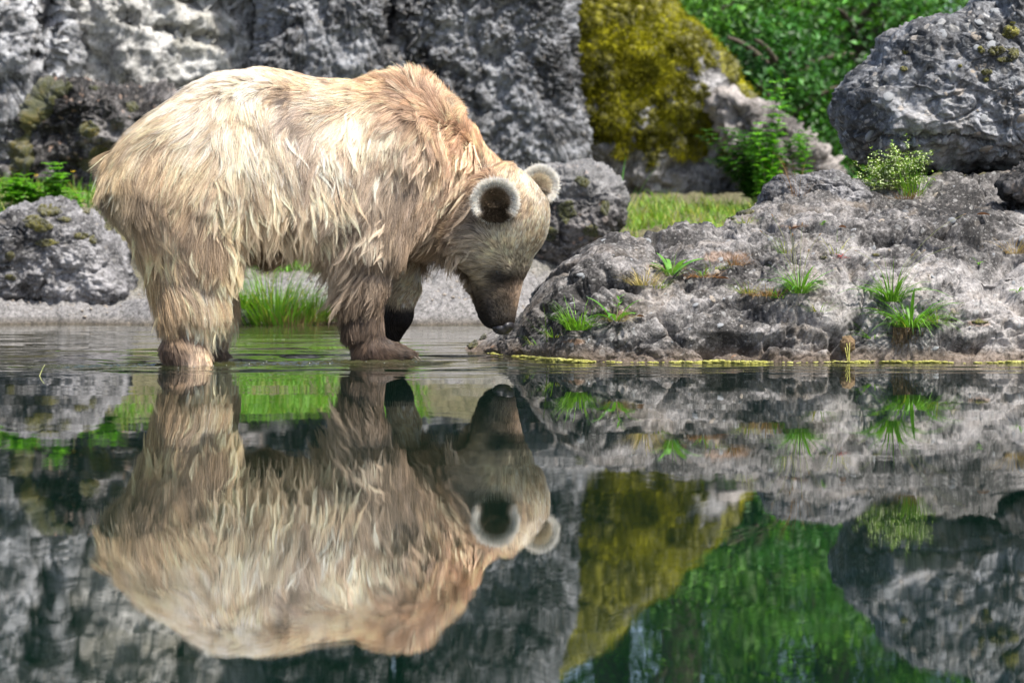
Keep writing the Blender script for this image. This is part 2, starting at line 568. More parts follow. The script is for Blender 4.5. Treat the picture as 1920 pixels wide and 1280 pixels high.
def cube_rock(outline, Yc, D, N=110, Ms=40, ex=0.8, cy=None, cx=None, flat=0.7):
    """a boulder from its outline (photo pixels at distance Yc), inflated to its own depth"""
    o = np.array(outline, float)
    cx = o[:, 0].mean() if cx is None else cx
    cy = o[:, 1].mean() if cy is None else cy
    # dense outline -> radius by angle
    pts = []
    for a, c in zip(o, np.roll(o, -1, 0)):
        pts.append(a + (c - a) * np.linspace(0, 1, 60, endpoint=False)[:, None])
    pts = np.concatenate(pts)
    ang = np.arctan2(pts[:, 1] - cy, pts[:, 0] - cx)
    rad = np.hypot(pts[:, 0] - cx, pts[:, 1] - cy)
    tb = np.linspace(-math.pi, math.pi, 361)
    R = np.zeros(361)
    srt = np.argsort(ang)
    R = np.interp(tb, ang[srt], rad[srt], period=2 * math.pi)
    ker = np.ones(5) / 5
    R = np.convolve(np.concatenate([R[-3:-1], R, R[1:3]]), ker, 'valid')
    # directions: front face, four side strips
    lin = np.tan(np.linspace(-1, 1, N) * math.pi / 4)
    side = np.tan(np.linspace(-1, 1, Ms) * math.pi / 4)
    vs, fs, off = [], [], 0
    def add(dirs, nu, nv, flip=False):
        nonlocal off
        vs.append(dirs)
        f = grid_faces(nu, nv, off)
        fs.append(f[:, ::-1] if flip else f)
        off += len(dirs)
    A, B = np.meshgrid(lin, lin, indexing='ij')
    r_ = np.hypot(A, B) + 1e-9                        # spread the front grid evenly over the inflated face
    re_ = r_ / np.maximum(np.maximum(np.abs(A), np.abs(B)), 1e-9)
    c_ = re_ / np.sqrt(1 + re_ ** 2) * np.clip(r_ / re_, 0, 1) ** (1 / ex)
    k_ = c_ / np.sqrt(1 - c_ ** 2) / r_
    edge_ = np.maximum(np.abs(A), np.abs(B)) > 0.9999
    k_ = np.where(edge_, 1.0, k_)
    add(np.stack([(A * k_).ravel(), -np.ones(A.size), (B * k_).ravel()], 1), N, N)
    A, B = np.meshgrid(lin, side, indexing='ij')
    one = np.ones(A.size)
    add(np.stack([A.ravel(), B.ravel(), one], 1), N, Ms)
    add(np.stack([A.ravel(), B.ravel(), -one], 1), N, Ms, True)
    add(np.stack([one, B.ravel(), A.ravel()], 1), N, Ms, True)
    add(np.stack([-one, B.ravel(), A.ravel()], 1), N, Ms)
    A, B = np.meshgrid(np.tan(np.linspace(-1, 1, N) * math.pi / 4), lin, indexing='ij')
    d = np.concatenate(vs)
    f = np.concatenate(fs)
    d = d / np.linalg.norm(d, axis=1)[:, None]
    # weld seams
    key = np.round(d * 1e6).astype(np.int64)
    _, idx, inv = np.unique(key, axis=0, return_index=True, return_inverse=True)
    inv = inv.ravel()
    d = d[idx]
    f = inv[f]
    th = np.arctan2(-d[:, 2], d[:, 0])
    ph = np.arcsin(np.clip(-d[:, 1], -1, 1))
    rr = np.interp(th, tb, R) * np.abs(np.cos(ph)) ** ex
    dd = D * np.sign(ph) * np.abs(np.sin(ph)) ** flat
    px = cx + rr * np.cos(th)
    py = cy + rr * np.sin(th)
    Y = Yc - dd
    x = (px - 960) * Yc / FPX
    z = EYE - (py - HOR) * Yc / FPX
    v = np.stack([x, Y, z], 1)
    # close the back
    bk = []
    cnt = {}
    e = np.concatenate([f[:, [0, 1]], f[:, [1, 2]], f[:, [2, 3]], f[:, [3, 0]]])
    es = np.sort(e, 1)
    ku = es[:, 0] * len(v) + es[:, 1]
    u, ix, c = np.unique(ku, return_index=True, return_counts=True)
    be = e[ix[c == 1]]
    be = be[v[be[:, 0], 1] > Yc]
    v = np.concatenate([v, [[v[be[:, 0], 0].mean(), Yc + D, v[be[:, 0], 2].mean()]]])
    ce = len(v) - 1
    tri = np.stack([be[:, 1], be[:, 0], np.full(len(be), ce), np.full(len(be), ce)], 1)
    return v, f, tri


def displace_rock(v, f, amp=1.0, sc_=1.0, seed=0, blocky=0.0, pitting=0.012, big=0.05, med=0.03, cut=0.0, crk=0.015):
    n = vnormals(v, f)
    d = big * fbm(v * 1.1 * sc_, 3, seed) + med * fbm(v * 5 * sc_, 4, seed + 11, 0.55)
    f1, f2, idn = worley(v * 7 * sc_ + 0.3 * fbm(v * 5 * sc_, 2, seed + 5)[:, None], seed + 2)
    d += blocky * (idn - 0.5) * sstep(0.0, 0.12, f2 - f1)
    f1, f2, idn = worley(v * 26 * sc_, seed + 3)
    d += pitting * (0.55 - f1) * (0.4 + idn)
    d += pitting * 0.5 * fbm(v * 55 * sc_, 3, seed + 19)
    f1, f2, idn = worley((v + 0.03 * perlin(v * 9, seed + 8)[:, None]) * (19 * sc_, 19 * sc_, 27 * sc_), seed + 40)
    d += blocky * 0.45 * (idn - 0.5) * sstep(0.0, 0.10, f2 - f1)
    if cut > 0:
        rg = fbm(v * 1.9 * sc_ + 0.2 * perlin(v * 4 * sc_, seed)[:, None], 3, seed + 31, 0.5, ridge=True)
        d -= cut * sstep(0.95, 1.5, rg)
    cw = v + 0.06 / sc_ * np.stack([perlin(v * 6 * sc_, seed + 61), perlin(v * 6 * sc_, seed + 62), perlin(v * 6 * sc_, seed + 63)], 1)
    d -= crk * np.exp(-(perlin(cw * (2.2 * sc_, 2.2 * sc_, 3.5 * sc_), seed + 64) / 0.035) ** 2)
    return v + n * (d * amp)[:, None]


def make_rock(name, label, outline, Yc, D, mat, N=110, Ms=40, seed=0, grooves=(), tintf=None, cat='rock', group=None, post=None, kw=None, geo=None):
    v, f, tri = cube_rock(outline, Yc, D, N, Ms, **(geo or {}))
    v = displace_rock(v, f, seed=seed, **(kw or {}))
    if grooves:
        n = vnormals(v, f)
        px, py = to_px(v)
        front = sstep(0.1, 0.4, -n[:, 1] + 0.3)
        dsum = 0
        for pts, wd, dep in grooves:
            wob = 12 * perlin(v * 3, seed + 50)
            dsum = dsum + dep * np.exp(-((seg_dist(px + wob, py + wob, pts)) / wd) ** 2)
        v = v - n * (dsum * front)[:, None]
    if post is not None:
        v = post(v)
    base = np.array([v[:, 0].mean(), Yc, v[:, 2].min()])
    ff = np.concatenate([f, tri]) if len(tri) else f
    # degenerate quads -> build as quads and triangles
    polys = [f, tri[:, :3]]
    me = bpy.data.meshes.new(name)
    vv = (v - base).astype(np.float32)
    me.vertices.add(len(vv)); me.vertices.foreach_set('co', vv.ravel())
    loops = np.concatenate([f.ravel(), tri[:, :3].ravel()]).astype(np.int32)
    starts = np.concatenate([np.arange(0, f.size, 4), f.size + np.arange(0, len(tri) * 3, 3)]).astype(np.int32)
    me.loops.add(len(loops)); me.loops.foreach_set('vertex_index', loops)
    me.polygons.add(len(starts)); me.polygons.foreach_set('loop_start', starts)
    me.update(calc_edges=True)
    me.polygons.foreach_set('use_smooth', np.ones(len(me.polygons), dtype=bool))
    me.materials.append(mat)
    rgba = np.zeros((len(vv), 4))
    if tintf is not None:
        rgba = tintf(v)
    set_tint(me, rgba)
    o = link(name, me, None, tuple(base))
    tag(o, label, cat, group)
    return o, v, f, base


def moss_layer(parent, base, v, f, mask, mat, thick=0.03, seed=0, lump=12.0, name='moss_cushion', split=False):
    """moss as a cushion of its own over the masked faces"""
    keep = mask[f].max(1) > 0.42
    keep &= ~(f[:, 2] == f[:, 3])
    if keep.sum() < 4:
        return None
    ff = f[keep]
    u, inv = np.unique(ff, return_inverse=True)
    inv = inv.reshape(ff.shape)
    n = vnormals(v, f)[u]
    vv = v[u]
    w1, _, i1 = worley(vv * lump, seed)
    w2, _, i2 = worley(vv * lump * 2.7, seed + 1)
    h = thick * (0.35 + 0.7 * np.clip(0.8 - w1, 0, 1) * (0.6 + 0.8 * i1) + 0.35 * np.clip(0.8 - w2, 0, 1))
    mk = sstep(0.42, 0.72, mask[u])
    off = -0.02 * (1 - mk) + h * mk
    vv = vv + n * off[:, None]
    # every separate cushion becomes a part of its own
    lab = np.arange(len(u))
    while True:
        m_ = lab[inv].min(1)
        nl = lab.copy()
        for c_ in range(4):
            np.minimum.at(nl, inv[:, c_], m_)
        nl = nl[nl]
        if (nl == lab).all():
            break
        lab = nl
    fl_ = lab[inv[:, 0]]
    for k_ in np.unique(fl_):
        sub = inv[fl_ == k_]
        if len(sub) < 14:
            continue
        uu, iv = np.unique(sub, return_inverse=True)
        link(name, new_mesh(name, vv[uu] - base, iv.reshape(sub.shape), mat), parent)


def blobmask(v, blobs, seed=0, nz=0.5, fr=3.0):
    px, py = to_px(v)
    m = np.zeros(len(v))
    for (x, y, rx, ry) in blobs:
        m = np.maximum(m, 1.25 - np.hypot((px - x) / rx, (py - y) / ry))
    m = m + nz * fbm(v * fr, 4, seed, 0.6)
    return np.clip(m, 0, 1)


KW_CLIFF = dict(sc_=0.8, big=0.07, med=0.045, pitting=0.045, blocky=0.03, cut=0.08)
# cliff: four great blocks standing side by side behind the bear
make_rock('cliff_rock', 'pitted grey cliff block at the far left edge behind the dark mossy boulder',
          [(-900, 430), (-950, -500), (-300, -560), (150, -520), (215, -250), (190, 0), (205, 120), (185, 230), (215, 420)], 19.2, 1.6, M['cliff_left'], 220, 26, 21, kw=KW_CLIFF, cat='cliff', group=None,
          grooves=[([(55, -100), (95, 60), (70, 200), (120, 300)], 16, 0.22), ([(-150, -300), (-60, 0), (-90, 300)], 30, 0.3)], geo=dict(flat=0.35, ex=0.35))
make_rock('cliff_rock', 'pale cream-grey smooth cliff block directly behind the rump of the bear',
          [(150, 430), (120, 100), (150, -250), (250, -540), (540, -520), (590, -200), (560, 0), (540, 110), (560, 430)], 19.6, 1.5, M['pale'], 220, 26, 22, kw=dict(sc_=0.7, big=0.09, med=0.05, pitting=0.02, blocky=0.04, cut=0.06), cat='cliff',
          grooves=[([(230, 30), (330, 60), (420, 80)], 12, 0.12), ([(330, -200), (360, 0), (440, 10)], 14, 0.15)], geo=dict(flat=0.35, ex=0.33))
make_rock('cliff_rock', 'dark grey cliff block with rounded right edge above the middle of the bear back',
          [(470, 430), (500, 100), (490, -200), (540, -520), (720, -500), (735, -150), (730, 0), (770, 110), (775, 230), (760, 430)], 19.0, 1.3, M['cliff'], 200, 26, 23, kw=KW_CLIFF, cat='cliff', geo=dict(flat=0.35, ex=0.38))
make_rock('cliff_rock', 'tall dark grey cliff block between the bear hump and the mossy slope',
          [(735, 450), (715, 200), (735, 60), (760, -200), (860, -420), (960, -300), (1040, -130), (1075, 0), (1090, 120), (1100, 260), (1115, 450)], 19.3, 1.2, M['cliff'], 200, 30, 24, kw=KW_CLIFF, cat='cliff',
          grooves=[([(790, -50), (780, 60), (800, 150)], 18, 0.2)], geo=dict(flat=0.38, ex=0.38, cx=920, cy=100))
# moss slope
o, v, f, base = make_rock('moss_covered_rock', 'large sloping rock thickly covered in golden green moss right of the cliff',
          [(900, 480), (880, 100), (890, -200), (950, -270), (1010, -195), (1110, -105), (1215, -8), (1290, 62), (1350, 130), (1390, 190), (1410, 280), (1420, 480)], 20.6, 1.3, M['mossrock'], 190, 40, 25,
          kw=dict(sc_=0.9, big=0.05, med=0.045, pitting=0.03, blocky=0.04, cut=0.05), geo=dict(flat=0.6, ex=0.62, cx=1150, cy=190), cat='rock')
px, py = to_px(v)
mk = 0.95 - 0.0026 * np.maximum(py - (215 + 0.35 * (px - 1090)), 0) * 3.2 + 0.38 * fbm(v * 2.2, 4, 77, 0.6) + 0.15 * fbm(v * 9, 3, 78)
mk = np.clip(mk - 0.16 - 0.10 * (fbm(v * 7, 3, 79) > 0.25) - 0.12 * sstep(0.3, 0.7, fbm(v * (1.5, 1.5, 3), 3, 80)), 0, 1)
moss_layer(o, base, v, f, mk, M['moss_gold'], 0.035, 5, 19)
# loose tufts that make the moss fuzzy
rm = np.random.default_rng(3)
nn_ = vnormals(v, f)
ii = np.where((mk > 0.6) & (nn_[:, 1] < 0.3))[0]
ii = rm.choice(ii, 130000)
pp = v[ii] + nn_[ii] * (0.02 + 0.02 * rm.random((len(ii), 1))) + rm.normal(size=(len(ii), 3)) * 0.012
dd_ = nn_[ii] * 0.7 + rm.normal(size=pp.shape) * 0.45 + [0, 0, -0.25]
dd_ /= np.linalg.norm(dd_, axis=1)[:, None]
sd_ = np.cross(dd_, rm.normal(size=pp.shape)); sd_ /= np.linalg.norm(sd_, axis=1)[:, None]
ln = (0.009 + 0.016 * rm.random((len(ii), 1)))
tv_ = np.stack([pp - sd_ * ln * .25, pp + sd_ * ln * .25, pp + dd_ * ln], 1).reshape(-1, 3)
me = new_mesh('moss_tufts', tv_ - base, np.arange(len(tv_)).reshape(-1, 3), M['moss_tuft'], smooth=False)
lo_ = sstep(-0.35, 0.45, fbm(pp * (2.2, 2.2, 3.4), 3, 97))[:, None]
tn_ = np.repeat((0.5 + 0.75 * lo_) * (0.6 + 0.8 * rm.random((len(ii), 1))) * np.array([[1, 1, 1.0]]), 3, 0)
set_tint(me, np.concatenate([tn_, np.ones((len(tn_), 1))], 1))
link('moss_tufts', me, o)['kind'] = 'stuff'
# pale slanting rock
o, v, f, base = make_rock('slanting_rock', 'pale pinkish rock slanting down to the right behind the green shrub',
          [(1400, 440), (1385, 320), (1345, 230), (1335, 176), (1352, 160), (1400, 185), (1470, 222), (1530, 272), (1568, 320), (1600, 420)], 19.3, 0.5, M['pinkish'], 80, 20, 27, kw=dict(sc_=1.1, big=0.04, med=0.06, pitting=0.03, blocky=0.10), cat='rock', geo=dict(cx=1480, cy=330, flat=.6, ex=.6))
# dark mossy boulder, left
o, v, f, base = make_rock('mossy_boulder', 'dark wet boulder with moss on its rounded top behind the meadow plants at left',
          [(-60, 430), (5, 320), (45, 230), (78, 172), (105, 152), (150, 150), (200, 158), (260, 162), (330, 170), (420, 200), (480, 300), (480, 430)], 16.4, 0.75, M['dark'], 130, 30, 31, kw=dict(sc_=0.8, big=0.06, med=0.06, pitting=0.025, blocky=0.08, cut=0.08), cat='boulder', geo=dict(flat=0.7, ex=0.7))
mk = blobmask(v, [(60, 205, 55, 95), (95, 162, 60, 26), (85, 200, 22, 35), (165, 245, 34, 30), (185, 290, 34, 34), (160, 310, 26, 22), (175, 165, 20, 8), (40, 300, 45, 60), (250, 200, 18, 18)], 81, 0.35, 4)
moss_layer(o, base, v, f, mk, M['moss_dark'], 0.012, 6, 24)
# small left boulder
o, v, f, base = make_rock('boulder', 'light grey boulder with moss patches on top at the left water edge',
          [(-160, 590), (-120, 480), (-40, 410), (20, 385), (90, 371), (130, 372), (165, 395), (205, 425), (235, 470), (255, 520), (262, 560), (240, 600)], 13.5, 0.42, M['small'], 150, 36, 32, kw=dict(sc_=1.0, big=0.035, med=0.035, pitting=0.014, blocky=0.03, cut=0.035), cat='boulder', geo=dict(flat=0.8, ex=0.8))
mk = blobmask(v, [(95, 395, 30, 16), (60, 415, 30, 16), (80, 425, 24, 14), (120, 412, 22, 9), (85, 455, 28, 10), (152, 442, 16, 9), (160, 395, 14, 12), (20, 480, 18, 14), (175, 450, 10, 10), (205, 425, 14, 12), (20, 520, 22, 12)], 82, 0.35, 6)
moss_layer(o, base, v, f, mk, M['moss_green'], 0.012, 7, 30)
# boulder behind the head
o, v, f, base = make_rock('boulder', 'rounded dark speckled boulder behind the ears of the bear',
          [(960, 500), (965, 400), (985, 335), (1010, 314), (1060, 306), (1120, 308), (1160, 330), (1174, 365), (1168, 410), (1140, 450), (1110, 500), (1050, 520)], 13.9, 0.35, M['dark'], 120, 36, 33, kw=dict(sc_=1.0, big=0.025, med=0.025, pitting=0.014, blocky=0.04), cat='boulder', geo=dict(flat=0.75, ex=0.75),
          tintf=lambda v: np.concatenate([np.full((len(v), 3), 0.33), sstep(0.55, 0.72, v[:, 2])[:, None] * 0.55], 1))
mk = blobmask(v, [(1090, 340, 26, 18), (1060, 400, 26, 30), (1110, 430, 22, 22), (1030, 440, 22, 22), (1135, 390, 12, 20)], 83, 0.4, 7)
moss_layer(o, base, v, f, mk, M['moss_dark'], 0.012, 8, 24)

# big right boulder
o, v, f, base = make_rock('boulder', 'massive overhanging conglomerate boulder at the upper right resting on the ledge',
          [(1566, 190), (1580, 158), (1610, 132), (1640, 108), (1672, 62), (1720, 55), (1765, 50), (1800, 28), (1845, 20), (1850, -10), (1885, -40), (1990, -60), (2120, -20), (2200, 100), (2200, 330), (1990, 330), (1800, 314), (1700, 322), (1610, 300), (1576, 262)], 10.9, 0.55, M['boulder'], 230, 46, 34,
          kw=dict(sc_=1.2, big=0.05, med=0.012, pitting=0.007, blocky=0.032, cut=0.02, crk=0.02), cat='boulder', geo=dict(flat=0.5, ex=0.5, cx=1850, cy=160),
          grooves=[([(1600, 250), (1700, 262), (1800, 255), (1930, 300)], 8, 0.03), ([(1740, 130), (1850, 180), (1950, 210)], 6, 0.02)])
boulder_o, boulder_v, boulder_f, boulder_b = o, v, f, base
mk = blobmask(v, [(1895, 62, 22, 16), (1870, 95, 26, 14), (1840, 95, 10, 8), (1900, 100, 16, 16), (1695, 130, 14, 9), (1697, 98, 8, 5), (1800, 125, 9, 6), (1850, 135, 20, 9), (1885, 112, 24, 9), (1850, 150, 8, 7)], 84, 0.22, 9)
moss_layer(o, base, v, f, mk, M['moss_gold'], 0.018, 9, 34)

# ledge --------------------------------------------------------------
lcol = [850, 880, 920, 960, 1000, 1050, 1100, 1160, 1250, 1340, 1400, 1450, 1520, 1600, 1700, 1800, 1920, 2050, 2300, 2600]
# rows: key -> values per column  (z given through photo row at that distance)
crest = [665, 640, 618, 590, 543, 492, 456, 433, 427, 416, 384, 345, 328, 330, 332, 320, 308, 300, 295, 295]
crestY = [9.90, 9.86, 9.84, 9.82, 9.78, 9.68, 9.72, 9.75, 9.8, 9.95, 10.1, 10.2, 10.25, 10.3, 10.35, 10.35, 10.4, 10.4, 10.4, 10.4]
wl_ = [9.80, 9.72, 9.58, 9.40, 9.20, 9.02, 8.93, 8.91, 8.90, 8.90, 8.90, 8.90, 8.91, 8.93, 8.90, 8.90, 8.92, 8.92, 8.95, 9.0]
NU, NV = 900, 330
cu = np.linspace(850, 2600, NU) if False else np.concatenate([np.linspace(850, 2010, 800, endpoint=False), np.linspace(2010, 2600, 100)])
tv = np.concatenate([np.linspace(0, 0.12, 14, endpoint=False), np.linspace(0.12, 0.86, 286, endpoint=False), np.linspace(0.86, 1, 30)])
cr = cspline(cu, lcol, crest); cY = cspline(cu, lcol, crestY); wY = cspline(cu, lcol, wl_)
LX = ((cu - 960) * 9.4 / FPX)[:, None] * np.ones(NV)[None]
czr = EYE - (cr - HOR) * cY / FPX
T = tv[None, :] * np.ones(NU)[:, None]
s = np.clip((T - 0.12) / 0.70, 0, 1)           # 0 waterline .. 1 crest
# front-to-back and bottom-to-top shape: steep foot, hollow shelf, upper dome
mid = sstep(1150, 1350, cu)[:, None] * np.ones(NV)[None]
sy_ = s ** 1.5 * (1 - mid) + np.interp(s, [0, 0.25, 0.45, 0.55, 0.75, 0.85, 1], [0, 0.10, 0.24, 0.42, 0.55, 0.74, 1]) * mid
sz_ = np.sin(s * math.pi / 2) ** 1.05 * (1 - mid) + np.interp(s, [0, 0.25, 0.45, 0.55, 0.75, 0.85, 1], [0, 0.24, 0.46, 0.52, 0.74, 0.80, 1]) * mid
LY = wY[:, None] + (cY - wY)[:, None] * sy_
LZ = czr[:, None] * sz_
fr_ = np.clip((0.12 - T) / 0.12, 0, 1)
LY = LY - fr_ * 0.25
LZ = LZ - fr_ * 0.5 - 0.012
bk = np.clip((T - 0.82) / 0.18, 0, 1)
LY = LY + bk * 2.2
LZ = LZ - (bk * 1.2) ** 1.5 * 0.9 * (1 - 0.75 * sstep(1550, 1650, cu))[:, None] * (0.4 + czr[:, None])
v = np.stack([LX.ravel(), LY.ravel(), LZ.ravel()], 1)
v[:, 0] *= v[:, 1] / 9.4
f = grid_faces(NU, NV)
n = vnormals(v, f)
d = 0.030 * fbm(v * 2.2, 3, 41) + 0.017 * fbm(v * (5, 5, 8), 3, 42, 0.5)
rv = v + 0.05 * np.stack([perlin(v * 5, 43), perlin(v * 5, 44), perlin(v * 5, 45)], 1)
rot = np.stack([rv[:, 0] * 0.8 + rv[:, 2] * 0.6, rv[:, 1], -rv[:, 0] * 0.6 + rv[:, 2] * 0.8], 1)
d += 0.012 * fbm(rot * (7, 9, 22), 4, 46, 0.6)
w1, w2, wi = worley(rv * 14, 47)
d += 0.010 * (0.5 - w1) * (0.3 + wi)
w1, w2, wi = worley(rv * 38, 48)
d += 0.0095 * (0.55 - w1) * (0.3 + 1.1 * wi)
w1, w2, wi = worley(rot * (8, 9, 17), 141)
d += 0.022 * (wi - 0.5) * sstep(0.0, 0.09, w2 - w1)
w1, w2, wi = worley(rot * (24, 24, 44), 142)
d += 0.010 * (wi - 0.5) * sstep(0.0, 0.12, w2 - w1)
w1, w2, wi = worley(rv * 80, 149)
d += 0.0045 * (0.55 - w1) * (0.2 + 1.3 * wi)
d += 0.0035 * fbm(v * 90, 2, 49)
d -= 0.024 * np.exp(-(perlin(rot * (2.0, 2.4, 5.5), 151) / 0.04) ** 2)
d -= 0.012 * np.exp(-(perlin(rot * (6, 6, 12), 152) / 0.06) ** 2)
smooth_ = 0.38 + 0.62 * sstep(1080, 1260, to_px(v)[0])
d *= (0.64 * smooth_ + 0.12)
rg = fbm(rv * (1.6, 2, 4.2), 3, 50, 0.5, ridge=True)
d -= 0.03 * sstep(0.95, 1.45, rg)
px, py = to_px(v)
for pts, wd, dep in [([(1085, 545), (1120, 520), (1170, 520)], 9, 0.05), ([(1240, 600), (1280, 640), (1360, 655)], 6, 0.03), ([(1440, 640), (1520, 655), (1570, 640)], 7, 0.035), ([(1640, 560), (1690, 600), (1800, 590)], 6, 0.025), ([(1750, 430), (1830, 455)], 8, 0.03), ([(1420, 480), (1470, 500)], 7, 0.03), ([(1070, 535), (1130, 515), (1190, 530)], 13, 0.06), ([(1190, 590), (1300, 585), (1450, 560)], 7, 0.035),
                     ([(1330, 650), (1385, 640), (1430, 662)], 13, 0.05), ([(1400, 590), (1500, 600), (1600, 640)], 9, 0.035),
                     ([(1560, 690), (1570, 640), (1610, 600)], 9, 0.05), ([(1770, 640), (1830, 655), (1930, 630)], 12, 0.045),
                     ([(1590, 500), (1620, 520)], 12, 0.05), ([(1860, 530), (1920, 560)], 22, 0.07), ([(1090, 492), (1180, 470), (1250, 470)], 8, 0.03),
                     ([(1230, 445), (1260, 470)], 9, 0.045), ([(1340, 428), (1450, 424), (1560, 428)], 6, 0.035), ([(1820, 500), (1900, 480)], 14, 0.04)]:
    wob = 9 * perlin(v * 9, 51)
    d -= 1.35 * dep * np.exp(-(seg_dist(px + wob, py + wob, pts) / wd) ** 2)
for (x_, y_, r_, dep) in [(1520, 560, 60, 0.045), (1350, 470, 70, 0.03), (1500, 640, 50, 0.04), (1700, 560, 80, 0.03), (1680, 640, 50, -0.03), (1280, 620, 70, 0.03)]:
    d += dep * np.exp(-((px - x_) ** 2 + (py - y_) ** 2 * 1.7) / r_ ** 2)
v = v + n * (d * sstep(0.0, 0.06, T.ravel() - 0.05))[:, None]
ledge_v, ledge_f = v, f
base = np.array([1.0, 9.6, 0.0])
me = new_mesh('rock_ledge', v - base, f, M['ledge'])
zz = v[:, 2] + 0.012 * fbm(v * 9, 3, 52)
px, py = to_px(v)
rgba = np.zeros((len(v), 4))
damp = 1 - sstep(0.012, 0.065, zz)
rgba[:, :3] = (0.17, 0.125, 0.09)
rgba[:, 3] = 0.75 * damp
or_ = blobmask(v, [(1360, 480, 60, 14), (1480, 424, 60, 6), (1250, 500, 40, 8), (1170, 590, 26, 10), (1080, 640, 30, 8), (885, 640, 16, 18), (1835, 605, 24, 8)], 53, 0.5, 12)
rgba[:, :3] = np.where(or_[:, None] > 0.5, (0.34, 0.19, 0.10), rgba[:, :3])
rgba[:, 3] = np.maximum(rgba[:, 3], 0.4 * sstep(0.45, 0.9, or_))
set_tint(me, rgba)
ledge = tag(link('rock_ledge', me, None, tuple(base)), 'broad rough grey rock ledge sloping into the pond on the right side', 'rock')
mk = blobmask(v, [(885, 642, 16, 16), (905, 630, 14, 10), (1385, 398, 40, 8), (1362, 410, 30, 6), (1545, 483, 16, 5), (1645, 478, 18, 5), (1835, 604, 22, 6), (1750, 318, 40, 5)], 85, 0.25, 12)
moss_layer(ledge, base, v, f, mk, M['moss_green'], 0.010, 10, 40)

# underwater the ledge and the pond bed are joined by the ground sheet
# flat slab stone and dark lump on the ledge
make_rock('slab_stone', 'smooth flat grey slab stone lying on the crest of the ledge',
          [(1420, 385), (1436, 348), (1462, 331), (1520, 327), (1580, 329), (1625, 345), (1655, 385), (1600, 400), (1500, 400)], 10.22, 0.14, M['small'], 110, 26, 35, kw=dict(sc_=1.5, big=0.016, med=0.014, pitting=0.008, blocky=0.015), cat='stone')
make_rock('rock', 'dark jagged lump of rock under the big boulder at the right edge',
          [(1868, 350), (1880, 328), (1905, 312), (1960, 300), (2060, 300), (2080, 380), (1960, 385), (1890, 375)], 9.95, 0.14, M['dark'], 70, 20, 36, kw=dict(sc_=1.6, big=0.02, med=0.02, pitting=0.008, blocky=0.03), cat='rock')

# pebbles sitting in the rock -----------------------------------------
def ico_verts(sub=2):
    import bmesh
    bm = bmesh.new()
    bmesh.ops.create_icosphere(bm, subdivisions=sub, radius=1.0)
    vv = np.array([x.co[:] for x in bm.verts]); ff = np.array([[q.index for q in x.verts] for x in bm.faces])
    bm.free()
    return vv, ff


ICO2 = ico_verts(2)
peb = []
for k in range(12):
    vv, ff = ICO2
    s_ = np.array([1.0, 0.75 + 0.2 * RNG.random(), 0.45 + 0.3 * RNG.random()])
    q = vv * s_ * (1 + 0.14 * perlin(vv * 1.6, 200 + k))[:, None]
    peb.append(new_mesh('pebble', q, ff, M[['peb_grey', 'peb_grey', 'peb_tan', 'peb_dark', 'peb_grey', 'peb_dark', 'peb_tan', 'peb_grey', 'peb_dark', 'peb_tan', 'peb_grey', 'peb_grey'][k]]))


def embed_pebbles(parent, base, v, f, count, box, rmin, rmax, seed):
    rg = np.random.default_rng(seed)
    n = vnormals(v, f)
    px, py = to_px(v)
    ok = np.where((px > box[0]) & (px < box[2]) & (py > box[1]) & (py < box[3]) & (n[:, 1] < -0.15) & (v[:, 2] > 0.05))[0]
    # nearest surface only
    pick = rg.choice(ok, count, replace=False)
    for i in pick:
        r = rmin + (rmax - rmin) * rg.random() ** 3
        me = peb[rg.integers(len(peb))]
        o = bpy.data.objects.new('pebble', me)
        nn = Vector(n[i])
        qt = nn.to_track_quat('Z', 'X')
        o.rotation_mode = 'QUATERNION'
        from mathutils import Quaternion
        o.rotation_quaternion = qt @ Quaternion((0, 0, 1), rg.random() * 6.28)
        o.scale = (r, r, r * 0.55)
        o.location = Vector(v[i] - base) - nn * r * 0.30
        o.parent = parent
        COL.objects.link(o)


embed_pebbles(ledge, base, ledge_v, ledge_f, 190, (1060, 330, 1920, 665), 0.005, 0.021, 5)
embed_pebbles(boulder_o, boulder_b, boulder_v, boulder_f, 80, (1575, 10, 1925, 315), 0.007, 0.036, 6)

# ------------------------------------------------------------------ bear
def bY(px):
    """the bear stands at a slight angle: distance of its midline"""
    return 8.85 + (np.asarray(px, float) - 200) * (0.42 / 520)


def BP(px, py, yo=0.0):
    Y = float(bY(px)) + yo
    return np.array(W(px, py, Y))


MPP = 9.1 / FPX        # metres per photo pixel near the bear


def cone(P, a, b_, ra, rb, sy=1.0):
    """distance to a tapered limb between a and b, squashed sideways by sy"""
    sc3 = np.array([1, 1 / sy, 1])
    a = a * sc3; b2 = b_ * sc3
    p = P * sc3
    ab = b2 - a
    t = np.clip(((p - a) @ ab) / (ab @ ab), 0, 1)
    d = np.linalg.norm(p - a - t[:, None] * ab, axis=1)
    return (d - (ra + (rb - ra) * t)) * min(1, sy)


def ell(P, c, axes, R=None):
    q = P - c
    if R is not None:
        q = q @ R.T
    q = q / axes
    k = np.linalg.norm(q, axis=1)
    return (k - 1) * min(axes) * 1.15


def smin(a, b_, k):
    h = np.clip(0.5 + 0.5 * (b_ - a) / k, 0, 1)
    return b_ + (a - b_) * h - k * h * (1 - h)


# head frame
HEAD_Y = 9.20
hd_a = np.array([-0.055, -0.05, -0.99]); hd_a /= np.linalg.norm(hd_a)      # towards the nose
hd_d = np.array([math.cos(math.radians(32)), -math.sin(math.radians(32)), 0.0])
hd_d -= hd_a * (hd_a @ hd_d); hd_d /= np.linalg.norm(hd_d)                # towards the top of the skull
hd_l = np.cross(hd_a, hd_d)                                              # sideways
if hd_l[1] > 0: hd_l = -hd_l                                             # + = the side near the camera
HR = np.stack([hd_a, hd_d, hd_l])
hc = np.array(W(947, 419, HEAD_Y))


